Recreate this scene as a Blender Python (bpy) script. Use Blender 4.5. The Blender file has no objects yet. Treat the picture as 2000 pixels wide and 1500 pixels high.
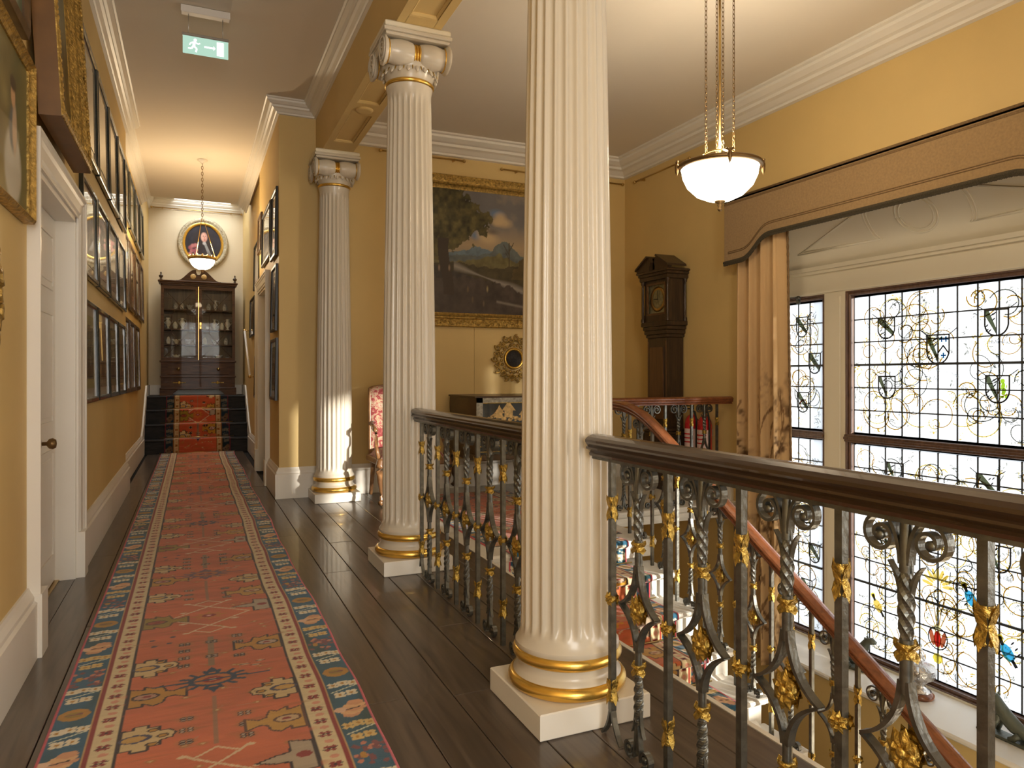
import bpy, math, random
import numpy as np
from mathutils import Vector, Matrix

scene = bpy.context.scene
COL = scene.collection
random.seed(7)
RNG = np.random.default_rng(11)
PI = math.pi

# ------------------------------------------------------------------ camera
cam_data = bpy.data.cameras.new('camera')
cam_data.sensor_width = 36.0
cam_data.lens = 36.0 * 1400.0 / 2000.0
cam_data.shift_y = -0.0085
cam_data.clip_start = 0.05
cam = bpy.data.objects.new('camera', cam_data)
cam.location = (0.0, 0.0, 1.2)
cam.rotation_euler = (math.radians(90), 0, -math.radians(23.99))
COL.objects.link(cam)
scene.camera = cam

# ------------------------------------------------------------------ world, sun, daylight, exposure
scene.view_settings.view_transform = 'Standard'
scene.view_settings.look = 'None'
scene.view_settings.gamma = 1.0
scene.view_settings.use_curve_mapping = False
scene.view_settings.exposure = 0.82

world = bpy.data.worlds.new('world')
scene.world = world
world.use_nodes = True
bg = world.node_tree.nodes['Background']
bg.inputs['Color'].default_value = (0.86, 0.93, 1.0, 1)
bg.inputs['Strength'].default_value = 0.5

def add_light(name, kind, loc, energy, color, rot=(0, 0, 0), **kw):
    d = bpy.data.lights.new(name, kind)
    d.energy = energy
    d.color = color
    for k, v in kw.items():
        setattr(d, k, v)
    o = bpy.data.objects.new(name, d)
    o.location = loc
    o.rotation_euler = rot
    COL.objects.link(o)
    return o

sun_dir = Vector((-0.42, 0.90, -0.11)).normalized()
sun = add_light('sun', 'SUN', (8, -8, 6), 5.0, (1.0, 0.93, 0.82), angle=math.radians(1.2))
sun.rotation_euler = sun_dir.to_track_quat('-Z', 'Y').to_euler()
# overcast daylight outside the stair window, the rear window and the skylight, plus added fill from the south
add_light('daylight_stair_window', 'AREA', (5.95, 3.7, 0.5), 22.0, (0.93, 0.97, 1.0),
          (0, math.radians(90), 0), shape='RECTANGLE', size=3.8, size_y=3.6)
add_light('daylight_rear_window', 'AREA', (5.6, -0.75, 1.15), 84.0, (1.0, 0.96, 0.9),
          (0, math.radians(90), 0), shape='RECTANGLE', size=3.0, size_y=2.9)
add_light('south_fill_light', 'AREA', (0.25, -3.0, 1.9), 100.0, (1.0, 0.95, 0.87),
          (math.radians(90), 0, 0), shape='RECTANGLE', size=1.5, size_y=2.6)
add_light('daylight_skylight', 'AREA', (0.05, 12.9, 5.0), 34.0, (0.95, 0.98, 1.0),
          (0, 0, 0), shape='RECTANGLE', size=1.2, size_y=1.3)

# ------------------------------------------------------------------ object helpers
def link(o, parent=None):
    COL.objects.link(o)
    if parent is not None:
        o.parent = parent
    return o

def tag(o, label=None, cat=None, group=None, kind=None):
    if label: o['label'] = label
    if cat: o['category'] = cat
    if group: o['group'] = group
    if kind: o['kind'] = kind
    return o

def empty(name, loc=(0, 0, 0), rz=0.0, parent=None):
    o = bpy.data.objects.new(name, None)
    o.empty_display_size = 0.1
    o.location = loc
    o.rotation_euler = (0, 0, rz)
    return link(o, parent)

def thing(name, label, cat, loc=(0, 0, 0), rz=0.0, group=None):
    return tag(empty(name, loc, rz), label, cat, group)

def inst(name, data, parent=None, loc=(0, 0, 0), rot=(0, 0, 0), scale=(1, 1, 1)):
    o = bpy.data.objects.new(name, data)
    o.location = loc
    o.rotation_euler = rot
    o.scale = scale
    return link(o, parent)

def copy_tree(o, parent=None):
    c = o.copy()
    COL.objects.link(c)
    c.parent = parent
    for ch in o.children:
        copy_tree(ch, c)
    return c

class MB:
    """collects geometry for ONE mesh"""
    def __init__(s):
        s.v = []; s.f = []; s.sm = []
    def add(s, verts, faces, smooth=False, M=None):
        n = len(s.v)
        if M is not None:
            verts = [tuple(M @ Vector(p)) for p in verts]
        s.v.extend([tuple(p) for p in verts])
        for f in faces:
            s.f.append(tuple(i + n for i in f)); s.sm.append(smooth)
        return s
    def box(s, a, b, M=None):
        (x0, y0, z0), (x1, y1, z1) = a, b
        x0, x1 = min(x0, x1), max(x0, x1); y0, y1 = min(y0, y1), max(y0, y1); z0, z1 = min(z0, z1), max(z0, z1)
        v = [(x0, y0, z0), (x1, y0, z0), (x1, y1, z0), (x0, y1, z0), (x0, y0, z1), (x1, y0, z1), (x1, y1, z1), (x0, y1, z1)]
        f = [(0, 3, 2, 1), (4, 5, 6, 7), (0, 1, 5, 4), (1, 2, 6, 5), (2, 3, 7, 6), (3, 0, 4, 7)]
        return s.add(v, f, False, M)
    def bbox(s, a, b, c=0.004, M=None):
        """box with chamfered vertical and top edges (stacked, inset rings)"""
        (x0, y0, z0), (x1, y1, z1) = a, b
        x0, x1 = min(x0, x1), max(x0, x1); y0, y1 = min(y0, y1), max(y0, y1); z0, z1 = min(z0, z1), max(z0, z1)
        v = []; f = []
        def ring(e, z):
            i = len(v)
            v.extend([(x0 + e, y0 + e, z), (x1 - e, y0 + e, z), (x1 - e, y1 - e, z), (x0 + e, y1 - e, z)])
            return i
        r = [ring(c, z0), ring(0, z0 + c), ring(0, z1 - c), ring(c, z1)]
        f.append((r[0] + 3, r[0] + 2, r[0] + 1, r[0]))
        for p, q in zip(r, r[1:]):
            for k in range(4):
                f.append((p + k, p + (k + 1) % 4, q + (k + 1) % 4, q + k))
        f.append((r[3], r[3] + 1, r[3] + 2, r[3] + 3))
        return s.add(v, f, False, M)
    def prism(s, poly, z0, z1, M=None, smooth=False):
        """poly: ccw list of (x, y); extruded in z"""
        n = len(poly)
        v = [(x, y, z0) for x, y in poly] + [(x, y, z1) for x, y in poly]
        f = [tuple(range(n - 1, -1, -1)), tuple(range(n, 2 * n))]
        for k in range(n):
            f.append((k, (k + 1) % n, n + (k + 1) % n, n + k))
        return s.add(v, f, smooth, M)
    def lathe(s, prof, n=24, M=None, smooth=True, cap=True, arc=2 * PI):
        """prof: list of (r, z) bottom to top, about Z"""
        full = abs(arc - 2 * PI) < 1e-6
        m = n if full else n + 1
        v = []; f = []
        for r, z in prof:
            for k in range(m):
                a = arc * k / n
                v.append((r * math.cos(a), r * math.sin(a), z))
        for j in range(len(prof) - 1):
            for k in range(n):
                k2 = (k + 1) % m
                f.append((j * m + k, j * m + k2, (j + 1) * m + k2, (j + 1) * m + k))
        s.add(v, f, smooth, M)
        if cap and full:
            if prof[0][0] > 1e-5: s.add(v[:m], [tuple(range(m - 1, -1, -1))], False, M)
            if prof[-1][0] > 1e-5: s.add(v[-m:], [tuple(range(m))], False, M)
        return s
    def tube(s, pts, rad, n=8, cap=True, smooth=True, flat=1.0, up=(0, 0, 1), M=None, twist=0.0):
        """tube along pts; rad number or list; flat scales the second axis"""
        P = [Vector(p) for p in pts]
        R = rad if isinstance(rad, (list, tuple)) else [rad] * len(P)
        v = []; f = []
        ref = Vector(up)
        for i, p in enumerate(P):
            t = (P[min(i + 1, len(P) - 1)] - P[max(i - 1, 0)])
            if t.length < 1e-9: t = Vector((0, 0, 1))
            t.normalize()
            a = ref - t * ref.dot(t)
            if a.length < 1e-4:
                a = Vector((1, 0, 0)) - t * t.x
                if a.length < 1e-4: a = Vector((0, 1, 0)) - t * t.y
            a.normalize(); b = t.cross(a)
            for k in range(n):
                an = 2 * PI * (k + 0.5) / n + twist * i
                v.append(tuple(p + a * (math.cos(an) * R[i]) + b * (math.sin(an) * R[i] * flat)))
        for i in range(len(P) - 1):
            for k in range(n):
                k2 = (k + 1) % n
                f.append((i * n + k, i * n + k2, (i + 1) * n + k2, (i + 1) * n + k))
        if cap:
            f.append(tuple(range(n - 1, -1, -1)))
            f.append(tuple(range((len(P) - 1) * n, len(P) * n)))
        return s.add(v, f, smooth, M)
    def sweep(s, path, prof, closed=False, smooth=False, capends=True, M=None):
        """profile (out, up) swept along a horizontal or inclined path in 3D; 'out' is to the right of travel"""
        P = [Vector(p) for p in path]; n = len(P); m = len(prof)
        v = []; f = []
        for i, p in enumerate(P):
            if closed:
                t0 = (p - P[i - 1]); t1 = (P[(i + 1) % n] - p)
            else:
                t0 = (p - P[i - 1]) if i else (P[1] - p)
                t1 = (P[i + 1] - p) if i < n - 1 else (p - P[i - 1])
            h0 = Vector((t0.x, t0.y, 0)); h1 = Vector((t1.x, t1.y, 0))
            if h0.length < 1e-6: h0 = h1
            if h1.length < 1e-6: h1 = h0
            h0.normalize(); h1.normalize()
            r0 = Vector((h0.y, -h0.x, 0)); r1 = Vector((h1.y, -h1.x, 0))
            r = (r0 + r1)
            if r.length < 1e-6: r = r0
            r.normalize(); r = r / max(0.2, r.dot(r0))
            for o, u in prof:
                v.append(tuple(p + r * o + Vector((0, 0, u))))
        segs = n if closed else n - 1
        for i in range(segs):
            j = (i + 1) % n
            for k in range(m):
                k2 = (k + 1) % m
                f.append((i * m + k, j * m + k, j * m + k2, i * m + k2))
        if capends and not closed:
            f.append(tuple(range(m))); f.append(tuple(range((n - 1) * m + m - 1, (n - 1) * m - 1, -1)))
        return s.add(v, f, smooth, M)
    def grid(s, fn, nu, nv, smooth=True, M=None):
        v = [tuple(fn(i / nu, j / nv)) for j in range(nv + 1) for i in range(nu + 1)]
        f = [(j * (nu + 1) + i, j * (nu + 1) + i + 1, (j + 1) * (nu + 1) + i + 1, (j + 1) * (nu + 1) + i) for j in range(nv) for i in range(nu)]
        return s.add(v, f, smooth, M)
    def sphere(s, c, r, n=12, m=8, sc=(1, 1, 1), M=None):
        prof = [(r * math.sin(PI * j / m), -r * math.cos(PI * j / m)) for j in range(m + 1)]
        T = Matrix.Translation(c) @ Matrix.Diagonal((sc[0], sc[1], sc[2], 1))
        return s.lathe(prof, n, T if M is None else M @ T, True, False)
    def mesh(s, name, mat=None):
        me = bpy.data.meshes.new(name)
        me.from_pydata(s.v, [], s.f)
        me.polygons.foreach_set('use_smooth', s.sm)
        if mat is not None: me.materials.append(mat)
        me.update()
        return me
    def build(s, name, mat, parent=None, loc=(0, 0, 0), rot=(0, 0, 0)):
        return inst(name, s.mesh(name, mat), parent, loc, rot)

def T(x, y, z): return Matrix.Translation((x, y, z))
def RX(a): return Matrix.Rotation(a, 4, 'X')
def RY(a): return Matrix.Rotation(a, 4, 'Y')
def RZ(a): return Matrix.Rotation(a, 4, 'Z')

# ------------------------------------------------------------------ materials
def new_mat(name):
    m = bpy.data.materials.new(name)
    m.use_nodes = True
    nt = m.node_tree
    return m, nt, nt.nodes['Principled BSDF']

def mat(name, col, rough=0.5, metal=0.0, bump=0.0, bscale=60.0, var=0.0, vscale=4.0, stretch=(1, 1, 1), coat=0.0, spec=0.5, sheen=0.0, coat_rough=0.03, col2=None):
    m, nt, b = new_mat(name)
    N, L = nt.nodes, nt.links
    b.inputs['Base Color'].default_value = (*col, 1)
    b.inputs['Roughness'].default_value = rough
    b.inputs['Metallic'].default_value = metal
    b.inputs['Specular IOR Level'].default_value = spec
    b.inputs['Coat Weight'].default_value = coat
    b.inputs['Coat Roughness'].default_value = coat_rough
    b.inputs['Sheen Weight'].default_value = sheen
    if var > 0 or bump > 0:
        tc = N.new('ShaderNodeTexCoord'); mp = N.new('ShaderNodeMapping')
        mp.inputs['Scale'].default_value = stretch
        L.new(tc.outputs['Object'], mp.inputs['Vector'])
    if var > 0:
        nz = N.new('ShaderNodeTexNoise'); nz.inputs['Scale'].default_value = vscale; nz.inputs['Detail'].default_value = 6
        L.new(mp.outputs['Vector'], nz.inputs['Vector'])
        rp = N.new('ShaderNodeValToRGB')
        c2 = col2 if col2 else tuple(min(1, c * (1 + var)) for c in col)
        rp.color_ramp.elements[0].position = 0.3; rp.color_ramp.elements[1].position = 0.7
        rp.color_ramp.elements[0].color = (*[c * (1 - var) for c in col], 1)
        rp.color_ramp.elements[1].color = (*c2, 1)
        L.new(nz.outputs['Fac'], rp.inputs['Fac']); L.new(rp.outputs['Color'], b.inputs['Base Color'])
    if bump > 0:
        n2 = N.new('ShaderNodeTexNoise'); n2.inputs['Scale'].default_value = bscale; n2.inputs['Detail'].default_value = 4
        L.new(mp.outputs['Vector'], n2.inputs['Vector'])
        bp = N.new('ShaderNodeBump'); bp.inputs['Strength'].default_value = bump; bp.inputs['Distance'].default_value = 0.01
        L.new(n2.outputs['Fac'], bp.inputs['Height']); L.new(bp.outputs['Normal'], b.inputs['Normal'])
    return m

def attr_mat(name, rough=0.8, bump=0.0, bscale=300.0, coat=0.0, spec=0.3, sheen=0.0):
    m, nt, b = new_mat(name)
    N, L = nt.nodes, nt.links
    a = N.new('ShaderNodeVertexColor'); a.layer_name = 'print'
    L.new(a.outputs['Color'], b.inputs['Base Color'])
    b.inputs['Roughness'].default_value = rough
    b.inputs['Coat Weight'].default_value = coat
    b.inputs['Coat Roughness'].default_value = 0.02
    b.inputs['Specular IOR Level'].default_value = spec
    b.inputs['Sheen Weight'].default_value = sheen
    if bump > 0:
        tc = N.new('ShaderNodeTexCoord')
        n2 = N.new('ShaderNodeTexNoise'); n2.inputs['Scale'].default_value = bscale
        L.new(tc.outputs['Object'], n2.inputs['Vector'])
        bp = N.new('ShaderNodeBump'); bp.inputs['Strength'].default_value = bump; bp.inputs['Distance'].default_value = 0.004
        L.new(n2.outputs['Fac'], bp.inputs['Height']); L.new(bp.outputs['Normal'], b.inputs['Normal'])
    return m

def emit_mat(name, col, strength):
    m = bpy.data.materials.new(name); m.use_nodes = True
    nt = m.node_tree; nt.nodes.clear()
    e = nt.nodes.new('ShaderNodeEmission'); o = nt.nodes.new('ShaderNodeOutputMaterial')
    e.inputs['Color'].default_value = (*col, 1); e.inputs['Strength'].default_value = strength
    nt.links.new(e.outputs[0], o.inputs[0])
    return m

def wood(name, c1, c2, rough=0.35, scale=3.0, stretch=(8, 0.6, 8), coat=0.0, bump=0.05, spec=0.5):
    m, nt, b = new_mat(name)
    N, L = nt.nodes, nt.links
    tc = N.new('ShaderNodeTexCoord'); mp = N.new('ShaderNodeMapping'); mp.inputs['Scale'].default_value = stretch
    oi = N.new('ShaderNodeObjectInfo'); ad = N.new('ShaderNodeVectorMath'); ad.operation = 'ADD'
    L.new(tc.outputs['Object'], mp.inputs['Vector'])
    mu = N.new('ShaderNodeMath'); mu.operation = 'MULTIPLY'; mu.inputs[1].default_value = 37.0
    L.new(oi.outputs['Random'], mu.inputs[0]); L.new(mp.outputs['Vector'], ad.inputs[0]); L.new(mu.outputs[0], ad.inputs[1])
    nz = N.new('ShaderNodeTexNoise'); nz.inputs['Scale'].default_value = scale; nz.inputs['Detail'].default_value = 8; nz.inputs['Distortion'].default_value = 1.2
    L.new(ad.outputs[0], nz.inputs['Vector'])
    rp = N.new('ShaderNodeValToRGB'); rp.color_ramp.elements[0].position = 0.3; rp.color_ramp.elements[1].position = 0.72
    rp.color_ramp.elements[0].color = (*c1, 1); rp.color_ramp.elements[1].color = (*c2, 1)
    L.new(nz.outputs['Fac'], rp.inputs['Fac']); L.new(rp.outputs['Color'], b.inputs['Base Color'])
    b.inputs['Roughness'].default_value = rough; b.inputs['Coat Weight'].default_value = coat; b.inputs['Specular IOR Level'].default_value = spec
    bp = N.new('ShaderNodeBump'); bp.inputs['Strength'].default_value = bump; bp.inputs['Distance'].default_value = 0.01
    L.new(nz.outputs['Fac'], bp.inputs['Height']); L.new(bp.outputs['Normal'], b.inputs['Normal'])
    return m

MT = {}
MT['wall'] = mat('ochre_wall', (0.64, 0.46, 0.185), 0.62, bump=0.04, bscale=45, var=0.05, vscale=1.3)
MT['endwall'] = mat('pale_cream_wall', (0.66, 0.57, 0.40), 0.7, var=0.03, vscale=1.0)
MT['ceil'] = mat('ceiling_paint', (0.72, 0.65, 0.54), 0.75, var=0.03, vscale=0.8)
MT['white'] = mat('white_paint', (0.76, 0.72, 0.64), 0.38, var=0.02, vscale=3)
MT['cream'] = mat('cream_paint', (0.72, 0.66, 0.52), 0.4, var=0.02, vscale=2)
MT['colwhite'] = mat('column_white', (0.58, 0.52, 0.42), 0.30, bump=0.015, bscale=12, coat=0.15)
MT['gold'] = mat('gilding', (0.46, 0.31, 0.07), 0.38, metal=0.85, bump=0.7, bscale=90, var=0.45, vscale=70)
MT['goldsmooth'] = mat('smooth_gilding', (0.74, 0.47, 0.10), 0.27, metal=0.85, bump=0.03, bscale=20, var=0.1, vscale=9)
MT['oldgold'] = mat('old_gilt', (0.42, 0.27, 0.07), 0.42, metal=0.7, bump=0.9, bscale=70, var=0.5, vscale=45)
MT['brass'] = mat('brass', (0.55, 0.38, 0.14), 0.3, metal=1.0)
MT['darkbrass'] = mat('dark_brass', (0.22, 0.14, 0.06), 0.4, metal=0.9)
MT['iron'] = mat('wrought_iron', (0.13, 0.13, 0.115), 0.36, metal=0.8, bump=0.15, bscale=70, var=0.3, vscale=30)
MT['rail'] = wood('dark_mahogany', (0.030, 0.016, 0.009), (0.046, 0.025, 0.013), 0.25, 4.0, (9, 1, 9), 0.5)
MT['railred'] = wood('red_mahogany', (0.14, 0.045, 0.018), (0.25, 0.085, 0.032), 0.28, 4.0, (9, 1, 9), 0.4)
MT['board'] = wood('dark_floorboard', (0.060, 0.045, 0.034), (0.125, 0.094, 0.070), 0.30, 2.2, (10, 0.7, 10), 0.2, 0.08)
MT['gap'] = mat('floor_gap', (0.008, 0.006, 0.004), 0.9)
MT['stone'] = mat('pale_stone', (0.70, 0.68, 0.62), 0.55, var=0.06, vscale=5, bump=0.03, bscale=50)
MT['step_dark'] = wood('dark_stair_wood', (0.010, 0.009, 0.008), (0.03, 0.026, 0.022), 0.5, 2.0, (2, 8, 8), 0.0, spec=0.15)
MT['oak'] = wood('dark_oak', (0.018, 0.010, 0.005), (0.06, 0.032, 0.014), 0.38, 3.5, (8, 8, 0.9), 0.1)
MT['oakpanel'] = wood('brown_oak', (0.07, 0.03, 0.01), (0.15, 0.065, 0.022), 0.35, 3.0, (8, 8, 0.8), 0.2)
MT['mahog'] = wood('cabinet_mahogany', (0.040, 0.017, 0.006), (0.105, 0.048, 0.017), 0.42, 3.0, (1, 8, 8), 0.04, spec=0.15)
MT['mahogback'] = wood('cabinet_back', (0.10, 0.055, 0.018), (0.21, 0.12, 0.045), 0.5, 3.0, (12, 2, 0.8))
MT['winwood'] = wood('window_hardwood', (0.07, 0.034, 0.02), (0.15, 0.08, 0.05), 0.35, 4.0, (6, 6, 1.2), 0.25)
MT['lead'] = mat('lead_came', (0.07, 0.075, 0.08), 0.5, metal=0.6)
MT['black'] = mat('black_paint', (0.012, 0.012, 0.011), 0.35)
MT['greenframe'] = mat('black_green_frame', (0.016, 0.022, 0.02), 0.25, coat=0.4)
MT['brownframe'] = wood('brown_frame', (0.05, 0.025, 0.01), (0.11, 0.06, 0.025), 0.35, 4, (4, 4, 4), 0.2)
MT['boxside'] = mat('brown_frame_side', (0.16, 0.075, 0.02), 0.5, var=0.15, vscale=9)
MT['mount'] = mat('cream_mount', (0.55, 0.47, 0.33), 0.6, coat=1.0)
MT['print'] = attr_mat('glazed_print', 0.5, coat=1.0)
MT['canvas'] = attr_mat('oil_canvas', 0.45, 0.12, 220, coat=0.15)
MT['carpet'] = attr_mat('wool_carpet', 0.95, 0.5, 420, spec=0.1, sheen=0.25)
MT['pelmet'] = mat('pelmet_fabric', (0.31, 0.195, 0.082), 0.85, bump=0.3, bscale=420, var=0.12, vscale=60, sheen=0.3)
MT['braid'] = mat('pelmet_braid', (0.20, 0.12, 0.05), 0.85, bump=0.6, bscale=260, var=0.25, vscale=120)
MT['fringe'] = mat('dark_fringe', (0.07, 0.055, 0.03), 0.9, bump=0.8, bscale=300, var=0.4, vscale=150)
MT['curtain'] = attr_mat('toile_curtain', 0.85, 0.1, 500, sheen=0.2)
MT['red'] = mat('extinguisher_red', (0.50, 0.015, 0.02), 0.25, coat=0.5)
MT['paper'] = mat('white_label', (0.72, 0.52, 0.48), 0.5)
MT['silver'] = mat('silver_plate', (0.62, 0.60, 0.58), 0.22, metal=1.0, bump=0.6, bscale=60)
MT['bronze'] = mat('green_bronze', (0.10, 0.11, 0.085), 0.45, metal=0.4, bump=0.3, bscale=50)
MT['chairwood'] = wood('walnut_chair', (0.13, 0.06, 0.025), (0.30, 0.15, 0.06), 0.32, 4, (5, 5, 2), 0.3)
MT['porcelain'] = mat('porcelain', (0.66, 0.64, 0.56), 0.2, var=0.25, vscale=40, coat=0.5)
MT['porcelain2'] = mat('patterned_porcelain', (0.42, 0.40, 0.36), 0.2, var=0.5, vscale=60, coat=0.5)
MT['dial'] = mat('brass_dial', (0.30, 0.28, 0.16), 0.4, metal=0.6, var=0.4, vscale=25)
MT['plastic'] = mat('white_plastic', (0.75, 0.72, 0.68), 0.4)
MT['steel'] = mat('steel', (0.55, 0.55, 0.55), 0.3, metal=1.0)
MT['velvet'] = mat('dark_velvet', (0.03, 0.028, 0.03), 0.9, var=0.4, vscale=60)

def soft_glass(name, tint, clear, glow_tint, refl=0.05):
    """old hand-painted window glass: part clear, part scattering"""
    m = bpy.data.materials.new(name); m.use_nodes = True
    nt = m.node_tree; nt.nodes.clear(); N, L = nt.nodes, nt.links
    o = N.new('ShaderNodeOutputMaterial')
    tr = N.new('ShaderNodeBsdfTransparent'); tr.inputs['Color'].default_value = (*tint, 1)
    tl = N.new('ShaderNodeBsdfTranslucent'); tl.inputs['Color'].default_value = (*glow_tint, 1)
    gl = N.new('ShaderNodeBsdfGlossy'); gl.inputs['Roughness'].default_value = 0.02; gl.inputs['Color'].default_value = (0.9, 0.9, 0.9, 1)
    m1 = N.new('ShaderNodeMixShader'); m1.inputs[0].default_value = 1 - clear
    m2 = N.new('ShaderNodeMixShader'); m2.inputs[0].default_value = refl
    L.new(tr.outputs[0], m1.inputs[1]); L.new(tl.outputs[0], m1.inputs[2])
    L.new(m1.outputs[0], m2.inputs[1]); L.new(gl.outputs[0], m2.inputs[2]); L.new(m2.outputs[0], o.inputs[0])
    return m
MT['glass'] = soft_glass('window_glass', (0.97, 0.98, 1.0), 0.5, (0.92, 0.94, 0.96))
MT['clearglass'] = soft_glass('cabinet_glass', (0.95, 0.96, 0.95), 0.998, (0.5, 0.5, 0.5), 0.006)
def stain(name, c): return soft_glass(name, c, 0.45, c)
MT['st_green'] = stain('painted_dark_green', (0.055, 0.065, 0.035))
MT['st_grey'] = stain('painted_grey_line', (0.30, 0.30, 0.27))
MT['st_ochre'] = stain('silver_stain_yellow', (0.55, 0.40, 0.08))
MT['st_pale'] = stain('pale_silver_stain', (0.70, 0.62, 0.30))
MT['st_red'] = stain('ruby_glass', (0.42, 0.015, 0.01))
MT['st_lime'] = stain('lime_glass', (0.26, 0.42, 0.02))
MT['st_blue'] = stain('blue_glass', (0.03, 0.26, 0.44))
MT['st_ink'] = stain('black_enamel', (0.012, 0.012, 0.012))
MT['st_yellow'] = stain('yellow_glass', (0.65, 0.52, 0.06))
MT['st_white'] = stain('white_glass', (0.93, 0.94, 0.93))
MT['lampglow'] = emit_mat('lit_glass_bowl', (1.0, 0.86, 0.66), 6.0)
MT['signglow'] = emit_mat('lit_sign_panel', (0.60, 0.90, 0.72), 0.46)
MT['signwhite'] = emit_mat('lit_sign_symbol', (1.0, 1.0, 1.0), 1.1)

# ------------------------------------------------------------------ flat prints: colours painted on a fine mesh grid
def lin(c):
    c = np.asarray(c, float) / 255.0
    return np.where(c <= 0.04045, c / 12.92, ((c + 0.055) / 1.055) ** 2.4)

def vnoise(U, V, seed, octaves=4, f0=1.0, gain=0.5):
    out = np.zeros_like(U); amp = 1.0; tot = 0.0; f = f0
    for o in range(octaves):
        r = np.random.default_rng(seed + o * 17)
        tab = r.random((64, 64))
        x = U * f; y = V * f
        xi = np.floor(x).astype(int); yi = np.floor(y).astype(int)
        fx = x - xi; fy = y - yi
        fx = fx * fx * (3 - 2 * fx); fy = fy * fy * (3 - 2 * fy)
        a = tab[yi % 64, xi % 64]; b = tab[yi % 64, (xi + 1) % 64]
        c = tab[(yi + 1) % 64, xi % 64]; d = tab[(yi + 1) % 64, (xi + 1) % 64]
        out += amp * ((a * (1 - fx) + b * fx) * (1 - fy) + (c * (1 - fx) + d * fx) * fy)
        tot += amp; amp *= gain; f *= 2.0
    return out / tot

class Raster:
    def __init__(s, us, vs, col):
        s.us = np.asarray(us, float); s.vs = np.asarray(vs, float)
        s.U, s.V = np.meshgrid(s.us, s.vs)
        s.img = np.empty(s.U.shape + (3,)); s.img[:] = lin(col)
    def win(s, u0, v0, u1, v1):
        i0, i1 = np.searchsorted(s.us, [u0, u1]); j0, j1 = np.searchsorted(s.vs, [v0, v1])
        return slice(max(0, j0 - 1), j1 + 1), slice(max(0, i0 - 1), i1 + 1)
    def put(s, sl, m, col, a=1.0):
        sub = s.img[sl]
        w = (m * a)[..., None]
        s.img[sl] = sub * (1 - w) + lin(col) * w
    def rect(s, u0, v0, u1, v1, col, a=1.0):
        sl = s.win(u0, v0, u1, v1); U, V = s.U[sl], s.V[sl]
        s.put(sl, ((U >= u0) & (U <= u1) & (V >= v0) & (V <= v1)).astype(float), col, a)
    def ell(s, u, v, ru, rv, col, a=1.0, soft=0.0, rot=0.0):
        R = max(ru, rv) * (1 + soft)
        sl = s.win(u - R, v - R, u + R, v + R); U, V = s.U[sl] - u, s.V[sl] - v
        c, sn = math.cos(rot), math.sin(rot)
        X = U * c + V * sn; Y = -U * sn + V * c
        d = np.sqrt((X / ru) ** 2 + (Y / rv) ** 2)
        m = (d <= 1).astype(float) if soft <= 0 else np.clip((1 + soft - d) / (2 * soft), 0, 1)
        s.put(sl, m, col, a)
    def poly(s, pts, col, a=1.0):
        pts = np.asarray(pts, float)
        sl = s.win(pts[:, 0].min(), pts[:, 1].min(), pts[:, 0].max(), pts[:, 1].max())
        U, V = s.U[sl], s.V[sl]
        m = np.zeros(U.shape, bool); n = len(pts)
        for i in range(n):
            x0, y0 = pts[i]; x1, y1 = pts[(i + 1) % n]
            if abs(y1 - y0) < 1e-12: continue
            c = ((y0 > V) != (y1 > V)) & (U < (x1 - x0) * (V - y0) / (y1 - y0) + x0)
            m ^= c
        s.put(sl, m.astype(float), col, a)
    def line(s, p, q, w, col, a=1.0):
        p = np.asarray(p, float); q = np.asarray(q, float)
        sl = s.win(min(p[0], q[0]) - w, min(p[1], q[1]) - w, max(p[0], q[0]) + w, max(p[1], q[1]) + w)
        U, V = s.U[sl], s.V[sl]
        d = q - p; L2 = max(1e-12, d @ d)
        t = np.clip(((U - p[0]) * d[0] + (V - p[1]) * d[1]) / L2, 0, 1)
        dist = np.hypot(U - p[0] - t * d[0], V - p[1] - t * d[1])
        s.put(sl, (dist <= w / 2).astype(float), col, a)
    def path(s, pts, w, col, a=1.0, closed=False):
        n = len(pts)
        for i in range(n if closed else n - 1):
            s.line(pts[i], pts[(i + 1) % n], w, col, a)
    def opoly(s, pts, col, oc, ow):
        s.poly(pts, col); s.path(pts, ow, oc, closed=True)
    def mottle(s, amt, f, seed=3, fv=None):
        n = vnoise(s.U, s.V * (fv or 1.0), seed, 4, f)
        s.img *= (1 + amt * (n - 0.5) * 2)[..., None]
    def mesh(s, name, mat_, fn):
        """fn(U, V) -> X, Y, Z arrays"""
        X, Y, Z = fn(s.U, s.V)
        nv, nu = s.U.shape
        co = np.stack([X, Y, Z], -1).reshape(-1, 3).astype(np.float32)
        idx = np.arange(nv * nu).reshape(nv, nu)
        q = np.stack([idx[:-1, :-1], idx[:-1, 1:], idx[1:, 1:], idx[1:, :-1]], -1).reshape(-1, 4)
        me = bpy.data.meshes.new(name)
        me.vertices.add(len(co)); me.vertices.foreach_set('co', co.ravel())
        me.loops.add(q.size); me.loops.foreach_set('vertex_index', q.ravel().astype(np.int32))
        me.polygons.add(len(q)); me.polygons.foreach_set('loop_start', np.arange(0, q.size, 4, dtype=np.int32))
        try: me.polygons.foreach_set('loop_total', np.full(len(q), 4, dtype=np.int32))
        except Exception: pass
        me.polygons.foreach_set('use_smooth', np.ones(len(q), bool))
        ca = me.color_attributes.new('print', 'FLOAT_COLOR', 'POINT')
        rgba = np.ones((len(co), 4), np.float32); rgba[:, :3] = np.clip(s.img.reshape(-1, 3), 0, 1)
        ca.data.foreach_set('color', rgba.ravel())
        me.materials.append(mat_); me.update(); me.validate()
        return me

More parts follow.
